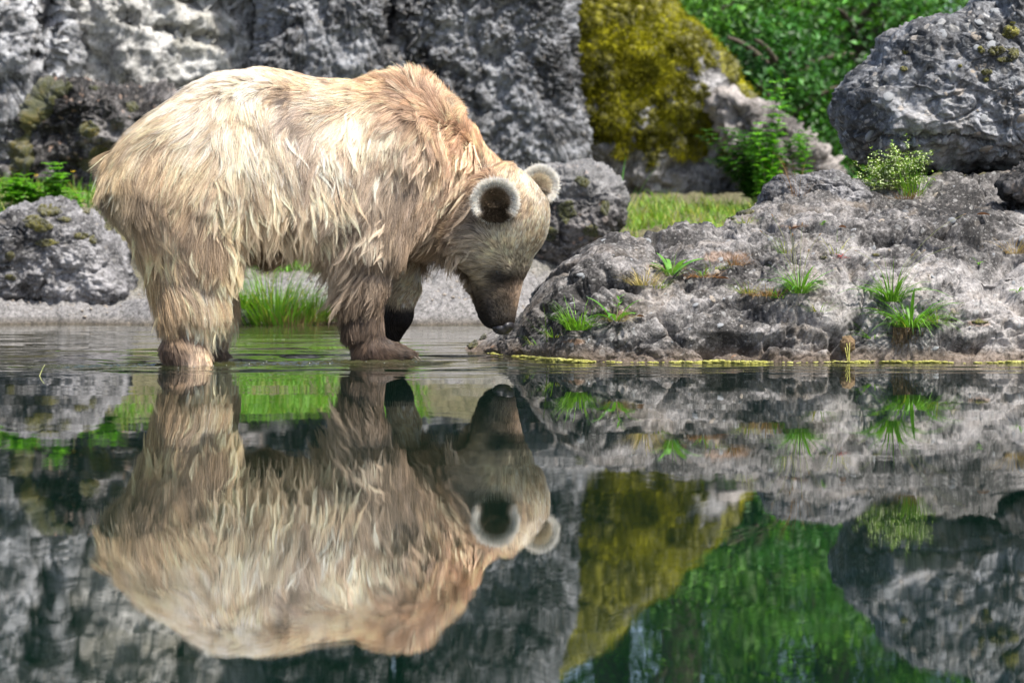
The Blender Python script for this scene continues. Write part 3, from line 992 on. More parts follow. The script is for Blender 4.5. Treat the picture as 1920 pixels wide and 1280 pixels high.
def HP(a, d, l):
    """a point in the head: along the snout, up the skull, sideways (photo pixels)"""
    return hc + (hd_a * a + hd_d * d + hd_l * l) * MPP


tx = [204, 210, 228, 250, 300, 350, 400, 450, 500, 560, 620, 680, 720, 760, 800, 840, 880]
t_top = [332, 312, 288, 262, 214, 176, 150, 139, 138, 145, 153, 157, 153, 152, 170, 215, 272]
t_bot = [348, 366, 395, 430, 476, 474, 468, 466, 463, 456, 448, 445, 450, 450, 448, 440, 420]
t_wid = [.05, .10, .16, .215, .275, .30, .31, .315, .315, .31, .30, .28, .265, .24, .21, .18, .14]


def bear_sdf(P):
    x, y, z = P[:, 0], P[:, 1], P[:, 2]
    px = 960 + x / y * FPX
    Yc = bY(px)
    px = 960 + x / Yc * FPX
    top = cspline(px, tx, t_top); bot = cspline(px, tx, t_bot); wid = cspline(px, tx, t_wid)
    zt = EYE - (top - HOR) * Yc / FPX; zb = EYE - (bot - HOR) * Yc / FPX
    c = (zt + zb) / 2; hz = (zt - zb) / 2
    ez = (z - c) / hz
    # deeper below, narrower along the spine
    wloc = wid * (1 - 0.16 * np.clip(ez, -1, 1))
    k = (np.abs(ez) ** 2.2 + np.abs((y - Yc) / wloc) ** 2.2) ** (1 / 2.2)
    d = (k - 1) * np.minimum(hz, wid) * 0.9
    endd = np.maximum(x - (880 - 960) * 9.4 / FPX, (204 - 960) * 8.85 / FPX - x)
    d = np.maximum(d, endd)
    m = MPP
    # neck
    d = smin(d, cone(P, BP(772, 292, 0), BP(900, 402, 0.0), 108 * m, 92 * m, 0.8), 0.06)
    # shoulders and thighs
    d = smin(d, cone(P, BP(735, 290, -.15), BP(690, 430, -.17), 88 * m, 66 * m, 0.75), 0.07)
    d = smin(d, cone(P, BP(735, 290, .15), BP(745, 430, .17), 88 * m, 60 * m, 0.75), 0.07)
    d = smin(d, cone(P, BP(342, 320, -.13), BP(358, 455, -.17), 98 * m, 80 * m, 0.72), 0.07)
    d = smin(d, cone(P, BP(342, 320, .13), BP(376, 455, .17), 94 * m, 74 * m, 0.72), 0.07)
    # near hind leg
    d = smin(d, cone(P, BP(358, 455, -.17), BP(360, 545, -.19), 80 * m, 57 * m, 0.8), 0.05)
    d = smin(d, cone(P, BP(358, 545, -.19), BP(352, 632, -.20), 52 * m, 35 * m, 0.85), 0.04)
    d = smin(d, cone(P, BP(336, 655, -.20), BP(354, 672, -.22), 32 * m, 33 * m, 1.0), 0.03)
    d = smin(d, cone(P, BP(350, 660, -.20), BP(364, 690, -.27), 33 * m, 26 * m, 1.05), 0.03)
    # far hind leg
    d = smin(d, cone(P, BP(372, 455, .17), BP(392, 555, .20), 74 * m, 48 * m, 0.8), 0.05)
    d = smin(d, cone(P, BP(392, 555, .20), BP(395, 645, .21), 46 * m, 28 * m, 0.9), 0.03)
    d = smin(d, cone(P, BP(396, 662, .21), BP(418, 674, .19), 26 * m, 17 * m, 1.3), 0.02)
    # near fore leg
    d = smin(d, cone(P, BP(690, 430, -.17), BP(688, 520, -.17), 62 * m, 40 * m, 0.8), 0.05)
    d = smin(d, cone(P, BP(688, 520, -.17), BP(684, 610, -.165), 40 * m, 29 * m, 0.9), 0.04)
    d = smin(d, cone(P, BP(684, 610, -.165), BP(694, 652, -.17), 30 * m, 27 * m, 1.0), 0.03)
    d = smin(d, cone(P, BP(696, 652, -.17), BP(745, 664, -.19), 26 * m, 19 * m, 1.5), 0.025)
    d = smin(d, cone(P, BP(684, 664, -.17), BP(712, 674, -.18), 22 * m, 20 * m, 1.4), 0.02)
    for k_, (ex_, yo) in enumerate([(764, -.235), (770, -.205), (769, -.175), (763, -.147)]):
        d = smin(d, cone(P, BP(735, 662, yo * 0.9), BP(ex_, 665, yo), 15 * m, 10.5 * m, 0.8), 0.008)
    # far fore leg, lifted, the paw hanging back
    d = smin(d, cone(P, BP(745, 430, .17), BP(757, 535, .12), 52 * m, 31 * m, 0.8), 0.04)
    d = smin(d, cone(P, BP(757, 540, .12), BP(746, 595, .13), 30 * m, 26 * m, 0.9), 0.02)
    d = smin(d, cone(P, BP(746, 592, .13), BP(738, 624, .15), 27 * m, 19 * m, 1.1), 0.02)
    # tail
    d = smin(d, cone(P, BP(222, 300, -.02), BP(234, 366, -.05), 20 * m, 14 * m, 1.0), 0.02)
    # head
    d = smin(d, ell(P, HP(-5, -6, 0), np.array([101, 74, 89]) * m, HR), 0.05)
    d = smin(d, ell(P, HP(-12, 40, 0), np.array([62, 36, 62]) * m, HR), 0.03)       # forehead dome
    d = smin(d, ell(P, HP(30, -30, 34), np.array([70, 52, 46]) * m, HR), 0.04)      # near cheek
    d = smin(d, ell(P, HP(30, -30, -34), np.array([70, 52, 46]) * m, HR), 0.04)
    d = smin(d, ell(P, HP(70, 20, 24), np.array([30, 20, 22]) * m, HR), 0.02)       # brow ridges
    d = smin(d, ell(P, HP(70, 20, -24), np.array([30, 20, 22]) * m, HR), 0.02)
    d = smin(d, cone(P, HP(65, -6, 0), HP(176, 0, 0), 50 * m, 30 * m, 0.92), 0.03) # muzzle
    d = smin(d, cone(P, HP(80, -38, 0), HP(172, -22, 0), 33 * m, 19 * m, 0.9), 0.03) # lower jaw
    d = smin(d, ell(P, HP(179, 8, 0), np.array([16, 15, 19]) * m, HR), 0.012)
    # eye hollows, groove of the forehead, mouth line
    for sgn in (1, -1):
        d = -smin(-d, ell(P, HP(92, 22, 46 * sgn), np.array([13, 10, 12]) * m, HR), 0.012) if False else np.maximum(d, -(ell(P, HP(93, 24, 47 * sgn), np.array([12, 11, 12]) * m, HR)))
    gl = P @ hd_l - hc @ hd_l
    ga = (P - hc) @ hd_a
    gd = (P - hc) @ hd_d
    d = d + 0.008 * np.exp(-(gl / 0.012) ** 2) * np.exp(-((ga - 0.03) / 0.10) ** 2) * (gd > 0)
    mo = np.exp(-((gd + 12 * m) / 0.006) ** 2) * sstep(95 * m, 125 * m, ga) * 0.006
    return d + mo


def surface_nets(fn, lo, hi, h):
    n = np.ceil((np.array(hi) - lo) / h).astype(int) + 1
    ax_ = [lo[k] + h * np.arange(n[k]) for k in range(3)]
    F = np.empty(tuple(n), dtype=np.float32)
    for i0 in range(0, n[0], 24):
        i1 = min(n[0], i0 + 24)
        A, B_, C_ = np.meshgrid(ax_[0][i0:i1], ax_[1], ax_[2], indexing='ij')
        F[i0:i1] = fn(np.stack([A.ravel(), B_.ravel(), C_.ravel()], 1)).reshape(A.shape)
    S = F < 0
    c = np.zeros(tuple(n - 1), dtype=np.int8)
    for dx in (0, 1):
        for dy in (0, 1):
            for dz in (0, 1):
                c += S[dx:n[0] - 1 + dx, dy:n[1] - 1 + dy, dz:n[2] - 1 + dz]
    act = (c > 0) & (c < 8)
    ids = -np.ones(act.shape, dtype=np.int64)
    I = np.argwhere(act)
    ids[act] = np.arange(len(I))
    acc = np.zeros((len(I), 3)); cnt = np.zeros(len(I))
    cor = [(a, b_, c_) for a in (0, 1) for b_ in (0, 1) for c_ in (0, 1)]
    for a in cor:
        for k in range(3):
            if a[k] == 0:
                e = list(a); e[k] = 1
                fa = F[I[:, 0] + a[0], I[:, 1] + a[1], I[:, 2] + a[2]]
                fb = F[I[:, 0] + e[0], I[:, 1] + e[1], I[:, 2] + e[2]]
                cr_ = (fa < 0) != (fb < 0)
                t = np.where(cr_, fa / (fa - fb + 1e-12), 0)
                p = np.array(a, float) + np.zeros((len(I), 3)); p[:, k] += t
                acc[cr_] += p[cr_]; cnt += cr_
    V = lo + h * (I + acc / cnt[:, None])
    quads = []
    for k in range(3):
        u, w = [(1, 2), (2, 0), (0, 1)][k]
        sl0 = [slice(1, n[j] - 1) for j in range(3)]; sl1 = [slice(1, n[j] - 1) for j in range(3)]
        sl0[k] = slice(0, n[k] - 1); sl1[k] = slice(1, n[k])
        s0, s1 = S[tuple(sl0)], S[tuple(sl1)]
        E = np.argwhere(s0 != s1)
        flip = s0[tuple(E.T)]
        E = E + np.array([1 if j != k else 0 for j in range(3)])
        def idx(du, dw):
            q = E.copy(); q[:, u] += du; q[:, w] += dw
            return ids[q[:, 0], q[:, 1], q[:, 2]]
        qd = np.stack([idx(-1, -1), idx(0, -1), idx(0, 0), idx(-1, 0)], 1)
        qd[~flip] = qd[~flip][:, ::-1]
        quads.append(qd)
    return V, np.concatenate(quads)


lo = np.array(W(185, 700, 8.85)); hi = np.array(W(1060, 110, 9.4))
lo[1] = 8.40; hi[1] = 9.95; lo[2] = -0.10
V, Q = surface_nets(bear_sdf, lo, hi, 0.0115)
for _ in range(2):     # light smoothing
    acc = np.zeros_like(V); cnt = np.zeros(len(V))
    for a, b_ in ((0, 1), (1, 2), (2, 3), (3, 0)):
        for s0, s1 in ((a, b_), (b_, a)):
            for k in range(3):
                acc[:, k] += np.bincount(Q[:, s0], weights=V[Q[:, s1], k], minlength=len(V))
            cnt += np.bincount(Q[:, s0], minlength=len(V))
    V = 0.5 * V + 0.5 * acc / cnt[:, None]
VN = vnormals(V, Q)

# --- colour, flow and length of the coat over the side of the animal:
# px, py, flow x, flow y, length (px), lift, r, g, b, sigma
COAT = [  # fur tones, with shade painted into the belly tuck, eye hollow and ear base
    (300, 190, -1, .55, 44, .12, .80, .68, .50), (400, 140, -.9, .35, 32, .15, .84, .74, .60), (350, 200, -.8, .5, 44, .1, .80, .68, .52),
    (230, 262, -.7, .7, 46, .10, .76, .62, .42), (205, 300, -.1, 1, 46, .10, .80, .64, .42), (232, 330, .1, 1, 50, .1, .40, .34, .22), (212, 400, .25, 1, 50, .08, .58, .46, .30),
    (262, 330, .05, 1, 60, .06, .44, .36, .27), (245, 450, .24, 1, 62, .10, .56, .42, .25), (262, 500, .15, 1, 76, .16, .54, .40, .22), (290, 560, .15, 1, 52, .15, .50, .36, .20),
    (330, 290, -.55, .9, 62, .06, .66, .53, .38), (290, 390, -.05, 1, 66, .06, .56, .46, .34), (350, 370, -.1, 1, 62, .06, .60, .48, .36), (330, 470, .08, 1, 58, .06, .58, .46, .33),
    (400, 330, -.2, 1, 66, .06, .68, .56, .42), (400, 430, .1, 1, 60, .06, .66, .53, .38), (380, 500, .12, 1, 50, .05, .95, .84, .68), (430, 470, .2, 1, 60, .1, .72, .54, .32), (445, 400, .2, 1, 66, .08, .70, .54, .36),  # thigh front brightened, its sunlight painted into the fur
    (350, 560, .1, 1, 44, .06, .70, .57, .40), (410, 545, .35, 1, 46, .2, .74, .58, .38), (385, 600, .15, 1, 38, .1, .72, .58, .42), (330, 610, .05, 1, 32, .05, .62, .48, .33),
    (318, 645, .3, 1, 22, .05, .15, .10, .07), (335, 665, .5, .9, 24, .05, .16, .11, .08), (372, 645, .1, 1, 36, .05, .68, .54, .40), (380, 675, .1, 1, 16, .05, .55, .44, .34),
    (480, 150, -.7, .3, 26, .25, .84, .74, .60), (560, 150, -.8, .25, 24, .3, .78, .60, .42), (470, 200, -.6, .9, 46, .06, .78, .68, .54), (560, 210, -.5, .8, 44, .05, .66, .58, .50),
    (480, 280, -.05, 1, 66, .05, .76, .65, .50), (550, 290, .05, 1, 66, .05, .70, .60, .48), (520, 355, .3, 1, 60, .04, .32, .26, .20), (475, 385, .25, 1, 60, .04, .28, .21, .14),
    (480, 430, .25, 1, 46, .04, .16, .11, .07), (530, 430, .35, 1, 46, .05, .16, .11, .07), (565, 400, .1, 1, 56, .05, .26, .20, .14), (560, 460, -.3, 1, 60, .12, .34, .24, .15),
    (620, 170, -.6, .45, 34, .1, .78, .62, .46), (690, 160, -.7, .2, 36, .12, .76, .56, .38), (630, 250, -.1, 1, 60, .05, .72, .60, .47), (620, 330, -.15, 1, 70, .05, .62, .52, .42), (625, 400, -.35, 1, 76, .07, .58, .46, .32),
    (600, 450, -.55, 1, 76, .12, .56, .42, .27), (700, 210, -.5, .8, 50, .05, .80, .64, .48), (690, 290, -.4, 1, 64, .05, .62, .53, .43), (680, 360, -.3, 1, 66, .05, .56, .47, .38), (720, 400, -.2, 1, 50, .04, .48, .41, .33),
    (660, 440, -.6, 1, 60, .1, .46, .38, .29), (640, 500, -.9, 1, 66, .16, .34, .26, .18), (690, 490, -.5, 1, 46, .08, .30, .24, .18), (725, 490, -.15, 1, 30, .04, .34, .28, .22),
    (655, 560, -.9, 1, 50, .16, .15, .11, .075), (695, 560, -.5, 1, 34, .08, .18, .135, .10), (715, 580, .0, 1, 20, .04, .26, .20, .15), (685, 620, -.3, 1, 24, .08, .12, .09, .065),
    (700, 655, .8, .5, 14, .08, .12, .085, .065), (750, 660, 1, .4, 9, .1, .11, .08, .06),
    (745, 135, -.35, -1, 32, .9, .86, .60, .40), (700, 150, -.8, -.2, 30, .5, .74, .52, .34), (790, 150, .1, -1, 36, 1., .84, .57, .37), (825, 185, .35, -1, 34, .9, .80, .53, .34), (860, 222, .4, -.8, 28, .8, .80, .53, .34),
    (890, 262, .45, -.6, 24, .6, .78, .50, .31), (930, 300, .5, -.5, 18, .5, .78, .52, .34), (750, 190, -.6, .6, 40, .15, .80, .60, .44), (800, 215, -.8, .5, 40, .2, .72, .54, .40), (850, 270, -.6, .6, 36, .25, .70, .46, .30),
    (760, 250, -.8, .8, 48, .06, .56, .48, .39), (800, 290, -.9, .7, 48, .08, .62, .50, .38), (745, 320, -.7, .8, 56, .06, .40, .34, .27), (840, 330, -.9, .6, 48, .1, .62, .48, .35), (880, 330, -.6, .5, 34, .1, .60, .46, .33),
    (790, 380, -.9, .7, 60, .1, .46, .37, .28), (840, 400, -.9, .65, 56, .1, .50, .40, .30), (885, 400, -.9, .6, 46, .1, .46, .36, .27), (780, 440, -.7, 1, 60, .12, .34, .26, .18), (830, 460, -.8, .9, 60, .12, .34, .26, .18),
    (870, 450, -.9, .6, 48, .1, .42, .34, .25), (850, 520, -.8, .9, 40, .12, .34, .26, .16), (885, 500, -1, .35, 30, .06, .42, .34, .24), (880, 550, -.9, .8, 28, .08, .30, .22, .14),
    (960, 335, .1, -.6, 15, .25, .72, .58, .42), (1000, 370, .1, -1, 12, .2, .80, .66, .50), (1010, 430, .0, -1, 12, .2, .80, .66, .49), (1005, 490, .0, -1, 11, .2, .74, .60, .44), (975, 400, -.1, -1, 12, .2, .62, .48, .34),
    (975, 460, -.2, -1, 12, .15, .68, .59, .46), (945, 440, -.6, -.6, 15, .12, .66, .58, .45), (930, 480, -.9, -.2, 18, .1, .60, .52, .39), (960, 500, -.5, -.8, 10, .1, .60, .52, .39), (915, 520, -1, .1, 22, .08, .44, .37, .26),
    (950, 526, -.8, -.2, 9, .05, .012, .009, .008), (940, 520, -.8, -.2, 9, .05, .02, .015, .012), (962, 528, -.6, -.6, 7, .05, .03, .022, .018), (935, 548, -.7, -.4, 8, .05, .15, .12, .09), (968, 545, -.2, -1, 6, .06, .42, .30, .21), (972, 575, -.2, -1, 5, .06, .34, .24, .17), (900, 560, -.8, .2, 14, .08, .08, .06, .045),
    (935, 575, -.4, -.8, 6, .06, .09, .075, .06), (905, 590, -.6, .2, 10, .06, .03, .024, .018), (915, 606, -.6, .2, 8, .06, .02, .016, .012), (950, 585, -.4, -.8, 5, .06, .12, .10, .08), (945, 600, -.3, -.8, 4, .05, .05, .04, .03), (925, 612, -.6, .3, 6, .05, .025, .02, .016), (965, 597, -.2, -1, 3, .05, .06, .045, .035),
    (925, 408, -.3, -.8, 8, .05, .02, .015, .012), (938, 410, -.3, -.8, 8, .05, .03, .022, .016), (915, 398, -.3, -.8, 8, .05, .05, .035, .025), (990, 345, .2, -.9, 12, .2, .80, .70, .56),
]
COAT = np.array(COAT)


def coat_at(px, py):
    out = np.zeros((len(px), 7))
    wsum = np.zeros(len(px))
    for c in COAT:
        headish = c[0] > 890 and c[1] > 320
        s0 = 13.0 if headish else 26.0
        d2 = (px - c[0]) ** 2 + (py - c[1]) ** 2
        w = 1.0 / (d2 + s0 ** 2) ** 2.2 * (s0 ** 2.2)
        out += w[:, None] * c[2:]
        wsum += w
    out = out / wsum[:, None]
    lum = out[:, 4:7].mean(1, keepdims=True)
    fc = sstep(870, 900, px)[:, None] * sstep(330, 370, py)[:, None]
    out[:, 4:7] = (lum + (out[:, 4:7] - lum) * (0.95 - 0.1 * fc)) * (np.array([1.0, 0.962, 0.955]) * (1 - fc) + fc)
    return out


def far_leg_dark(v, px, py, col):
    """the lifted far paw is dark below, pale at the wrist"""
    far = sstep(9.26, 9.32, v[:, 1]) * (px > 700) * (px < 800) * (py > 480)
    pale = np.array([.82, .68, .50]); dk = np.array([.035, .028, .024])
    t = sstep(563, 580, py)
    cc = pale * (1 - t)[:, None] + dk * t[:, None]
    return col * (1 - far)[:, None] + cc * far[:, None], far


pxv, pyv = to_px(V)
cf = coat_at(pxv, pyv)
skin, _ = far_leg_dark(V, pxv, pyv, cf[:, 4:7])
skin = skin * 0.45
bbase = np.array([BP(480, 678)[0], 9.05, 0.0])
bear = empty('bear', tuple(bbase), 'shaggy cream and brown bear wading in the shallow pond with its head lowered', 'bear')

sm, nt, out = nodes_of('bear_undercoat')
b = NB(nt)
at = b.n('Attribute', attribute_name='tint')
pb = b.n('BsdfPrincipled'); pb.inputs['Roughness'].default_value = 0.8
pb.inputs['Specular IOR Level'].default_value = 0.2
b.l(at.outputs['Color'], pb.inputs['Base Color'])
b.l(pb.outputs[0], out.inputs[0])
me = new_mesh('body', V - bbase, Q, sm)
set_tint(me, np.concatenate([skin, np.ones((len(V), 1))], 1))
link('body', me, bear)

hm, nt, out = nodes_of('bear_hair')
b = NB(nt)
at = b.n('Attribute', attribute_name='tint')
hb = b.n('BsdfPrincipled')
hb.inputs['Roughness'].default_value = 0.42
hb.inputs['Specular IOR Level'].default_value = 0.35
b.l(at.outputs['Color'], hb.inputs['Base Color'])
tr = b.n('BsdfTranslucent'); b.l(at.outputs['Color'], tr.inputs['Color'])
mx = b.n('MixShader'); mx.inputs[0].default_value = 0.22
b.l(hb.outputs[0], mx.inputs[1]); b.l(tr.outputs[0], mx.inputs[2])
b.l(mx.outputs[0], out.inputs[0])


def hair_object(name, roots, paths_fn_points, colors, radii, parent, mat):
    """curves: points (N,K,3), colours (N,K,3), radii (N,K)"""
    N, K = paths_fn_points.shape[:2]
    cu_ = bpy.data.hair_curves.new(name)
    cu_.add_curves([K] * N)
    cu_.attributes['position'].data.foreach_set('vector', paths_fn_points.astype(np.float32).ravel()) if 'position' in cu_.attributes else cu_.points.foreach_set('position', paths_fn_points.astype(np.float32).ravel())
    ra = cu_.attributes.get('radius') or cu_.attributes.new('radius', 'FLOAT', 'POINT')
    ra.data.foreach_set('value', radii.astype(np.float32).ravel())
    ca = cu_.attributes.new('tint', 'FLOAT_COLOR', 'POINT')
    rgba = np.concatenate([colors, np.ones((N, K, 1))], 2)
    ca.data.foreach_set('color', rgba.astype(np.float32).ravel())
    cu_.materials.append(mat)
    o = bpy.data.objects.new(name, cu_)
    COL.objects.link(o)
    o.parent = parent
    return o


def sample_surface(v, f, n, rg, weight=None):
    t = np.concatenate([f[:, [0, 1, 2]], f[:, [0, 2, 3]]]) if f.shape[1] == 4 else f
    a = np.linalg.norm(np.cross(v[t[:, 1]] - v[t[:, 0]], v[t[:, 2]] - v[t[:, 0]]), axis=1)
    if weight is not None:
        a = a * weight(v[t].mean(1))
    i = rg.choice(len(t), n, p=a / a.sum())
    r1, r2 = np.sqrt(rg.random(n)), rg.random(n)
    w0, w1, w2 = 1 - r1, r1 * (1 - r2), r1 * r2
    vn = vnormals(v, f)
    P = v[t[i, 0]] * w0[:, None] + v[t[i, 1]] * w1[:, None] + v[t[i, 2]] * w2[:, None]
    Nn = vn[t[i, 0]] * w0[:, None] + vn[t[i, 1]] * w1[:, None] + vn[t[i, 2]] * w2[:, None]
    return P, Nn / np.linalg.norm(Nn, axis=1)[:, None]


def nearest_clump(P, C):
    """index of nearest centre, via kd tree"""
    from mathutils.kdtree import KDTree
    kd = KDTree(len(C))
    for i, c in enumerate(C.tolist()):
        kd.insert(c, i)
    kd.balance()
    fd = kd.find
    return np.array([fd(p)[1] for p in P.tolist()])


def grow(P, Nn, K, rg, far_dark=True):
    """grow strands along the coat's flow; returns points (N,K,3), colour, length"""
    px, py = to_px(P)
    C = coat_at(px, py)
    fl = np.stack([C[:, 0], np.zeros(len(P)), -C[:, 1]], 1)
    # swirls in the lie of the coat
    sw = 0.85 * perlin(P * 3.6, 301) + 0.45 * perlin(P * 9.0, 302)
    cs, sn = np.cos(sw), np.sin(sw)
    fl = np.stack([fl[:, 0] * cs - fl[:, 2] * sn, fl[:, 1], fl[:, 0] * sn + fl[:, 2] * cs], 1)
    fl /= np.linalg.norm(fl, axis=1)[:, None] + 1e-9
    tang = fl - Nn * (fl * Nn).sum(1)[:, None]
    tang /= np.linalg.norm(tang, axis=1)[:, None] + 1e-9
    L = C[:, 2] * MPP * 1.18 * (0.75 + 0.5 * rg.random(len(P))) * (1 + 0.5 * perlin(P * 9, 303))
    col, far = far_leg_dark(P, px, py, C[:, 4:7])
    L = L * (1 - 0.6 * far)
    lift = C[:, 3] + 0.10
    curl = 1.1 * perlin(P * 9 + 5, 304)
    pts = np.empty((len(P), K, 3))
    pts[:, 0] = P
    pos = P.copy()
    side = np.cross(Nn, tang)
    for k in range(1, K):
        t = k / (K - 1)
        long_ = np.clip((L / MPP - 20) / 50, 0, 1)
        d = tang + Nn * (lift * (1.3 - 0.9 * t))[:, None] + side * (curl * (t - 0.3) * 0.7)[:, None]
        d[:, 2] -= long_ * 0.45 * t
        d /= np.linalg.norm(d, axis=1)[:, None]
        pos = pos + d * (L / (K - 1))[:, None]
        pts[:, k] = pos
    return pts, col, L, side


rg = np.random.default_rng(11)
def near_w(c):
    w = np.where(c[:, 1] > bY(960 + c[:, 0] / c[:, 1] * FPX) + 0.08, 0.45, 1.0)
    px, py = 960 + c[:, 0] / c[:, 1] * FPX, HOR - (c[:, 2] - EYE) / c[:, 1] * FPX
    w = w * np.where((px > 890) & (py > 330), 1.9, 1.0)
    nose = np.linalg.norm(c - HP(197, 5, 0), axis=1) < 21 * MPP
    return w * (c[:, 2] > 0.004) * (~nose)


K = 8
NS = 380000
Pg, Ng = sample_surface(V, Q, 22000, rg, near_w)          # locks
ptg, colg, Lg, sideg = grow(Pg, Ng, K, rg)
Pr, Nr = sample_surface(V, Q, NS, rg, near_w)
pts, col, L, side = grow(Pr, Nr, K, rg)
px_r = to_px(Pr)[0]
ci = nearest_clump(Pr, Pg)
# guides: bigger locks made of small ones
big_i = nearest_clump(Pg, Pg[:1500])
tt = np.linspace(0, 1, K)
cb = (0.65 * tt ** 1.4)[None, :, None]
relg = Pg - Pg[big_i]
gb = ptg[big_i] + relg[:, None, :] * (1 - 0.75 * tt[None, :, None])
longg = np.clip((Lg / MPP - 14) / 30, 0, 1)[:, None, None]
ptg = ptg * (1 - cb * longg) + gb * cb * longg
# each lock waves a little
ph = rg.random(len(Pg)) * 6.28
wv = np.sin(tt[None, :] * (4.0 + 2.5 * rg.random(len(Pg)))[:, None] + ph[:, None]) - np.sin(ph)[:, None]
ptg = ptg + sideg[:, None, :] * (wv * tt[None, :] * Lg[:, None] * 0.10)[:, :, None]
rel = Pr - Pg[ci]
gp_ = ptg[ci] + rel[:, None, :] * (1 - 0.72 * tt[None, :, None])
longs = np.clip((L / MPP - 10) / 25, 0, 1)
stray = (rg.random(len(Pr)) < 0.10)
cs_ = np.where(stray, 0.15, 0.60) * (0.35 + 0.65 * longs)
cc_ = (cs_[:, None] * (tt[None, :] ** 0.9))[:, :, None]
pts = pts * (1 - cc_) + gp_ * cc_
# frizz
pts[:, 1:] += rg.normal(size=(len(Pr), 1, 3)) * (L[:, None, None] * 0.035) * tt[None, 1:, None]
# colour: locks differ, roots greyer, tips paler
lockv = 1 + 0.42 * rg.normal(size=len(Pg))[ci] * 0.6 + 0.30 * perlin(Pr * 13, 310) + 0.34 * perlin(Pr * 4.5, 312) - 0.10 * (Pr[:, 2] < 1.0)
warm = 0.5 + 0.5 * rg.normal(size=len(Pg))[ci] + 0.8 * perlin(Pr * 8, 311)
strv = np.where(rg.random(len(Pr)) < 0.4, 0.72, 1.18) * (1 + 0.14 * rg.normal(size=len(Pr)))
base_c = col * np.clip(lockv * strv, 0.45, 1.5)[:, None]
gp3 = sstep(0.0, 0.55, perlin(Pr * (10, 10, 3.2), 320) + 0.4 * perlin(Pr * (24, 24, 8), 321)) * (px_r < 880) * (Pr[:, 2] < 1.02)
base_c = base_c * (1 - 0.34 * gp3)[:, None]
base_c = base_c * (1 + np.clip(warm, -1, 1.6)[:, None] * np.array([0.03, -0.01, -0.09]))
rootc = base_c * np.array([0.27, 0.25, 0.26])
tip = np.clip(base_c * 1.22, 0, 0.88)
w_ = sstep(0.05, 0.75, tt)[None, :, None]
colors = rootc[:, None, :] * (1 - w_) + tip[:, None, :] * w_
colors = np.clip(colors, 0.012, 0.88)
rad = (0.00056 * (0.8 + 0.5 * rg.random(len(Pr))))[:, None] * (1 - 0.72 * tt[None, :] ** 1.5)
V_COAT = cf[:, 4:7]
# long guard locks hanging over the coat, which has painted shade in the belly tuck
def guard(n_lock, per, boxes, lens, seed):
    r_ = np.random.default_rng(seed)
    px_, py_ = to_px(V)
    out = []
    for (x0, y0, x1, y1, share, dx, dy, l0, l1, cl) in boxes:
        ok = np.where((px_ > x0) & (px_ < x1) & (py_ > y0) & (py_ < y1) & (VN[:, 1] < -0.25))[0]
        if len(ok) == 0: continue
        for i in r_.choice(ok, int(n_lock * share)):
            n_ = VN[i]
            fl = np.array([dx + .25 * r_.normal(), 0, dy]); fl -= n_ * (fl @ n_); fl /= np.linalg.norm(fl)
            sd = np.cross(n_, fl)
            l_ = (l0 + (l1 - l0) * r_.random()) * MPP
            c_ = r_.normal() * .9; ph_ = r_.random() * 6.28; am_ = .05 + .06 * r_.random(); lf_ = .05 + .10 * r_.random()
            m_ = int(per * (.5 + r_.random()))
            t_ = np.linspace(0, 1, 12)
            base_ = np.zeros((12, 3)); p_ = V[i].copy(); base_[0] = p_
            for k in range(1, 12):
                d_ = fl + n_ * lf_ * (1.2 - t_[k]) + sd * (c_ * (t_[k] - .3) * .6) + np.array([0, 0, -.5 * t_[k]])
                d_ /= np.linalg.norm(d_); p_ = p_ + d_ * l_ / 11; base_[k] = p_
            base_ += sd * (np.sin(t_ * 6.5 + ph_) - np.sin(ph_))[:, None] * l_ * am_ * t_[:, None]
            off = r_.normal(size=(m_, 3)) * .0042; off -= n_ * (off @ n_)[:, None]
            vr = .8 + .35 * r_.random(m_)
            pt = base_[None] + off[:, None, :] * (1 - .62 * t_ ** .8)[None, :, None] + n_ * .002
            pt = V[i] + (pt - V[i]) * np.where(t_ > 0, 1, 1)[None, :, None]
            # strands of different length
            pt = pt[:, :1] + (pt - pt[:, :1]) * vr[:, None, None]
            cc_ = (np.array(cl) * .55 + np.array(V_COAT[i]) * .55) * (.85 + .5 * r_.random()) * (.8 + .4 * r_.random((m_, 1)))
            out.append((pt, cc_))
    P_ = np.concatenate([o_[0] for o_ in out]); C_ = np.concatenate([o_[1] for o_ in out])
    t_ = np.linspace(0, 1, 12)
    cols = C_[:, None, :] * (.55 + .55 * sstep(0, .5, t_))[None, :, None]
    return P_, np.clip(cols, .01, .88), (0.00048 * (1 - .7 * t_ ** 1.5))[None, :] * np.ones((len(P_), 1))


GB = [(450, 290, 640, 385, .15, .18, -1, 75, 120, (.78, .64, .44)), (420, 220, 640, 330, .15, .05, -1, 55, 90, (.82, .73, .58)), (250, 400, 330, 520, .12, .15, -1, 70, 110, (.74, .58, .34)),
      (290, 470, 440, 600, .14, .2, -1, 50, 80, (.82, .70, .52)), (590, 400, 690, 520, .15, -.8, -1, 60, 105, (.44, .36, .27)), (630, 490, 720, 560, .08, -.8, -1, 40, 62, (.22, .17, .12)),
      (740, 250, 900, 460, .20, -.9, -.7, 45, 85, (.66, .54, .40)), (200, 220, 320, 340, .10, -.3, -1, 40, 70, (.84, .72, .50)), (640, 200, 740, 420, .14, -.4, -1, 50, 90, (.76, .66, .52)),
      (405, 340, 462, 560, .12, .12, -1, 60, 95, (.88, .70, .46)), (360, 280, 470, 480, .14, .1, -1, 50, 90, (.80, .68, .50))]
gP, gC, gR = guard(2100, 34, GB, None, 77)
gP[:, :, 2] = np.maximum(gP[:, :, 2], 0.0)
hair_object('guard_hair', None, gP - bbase, gC, gR, bear, hm)
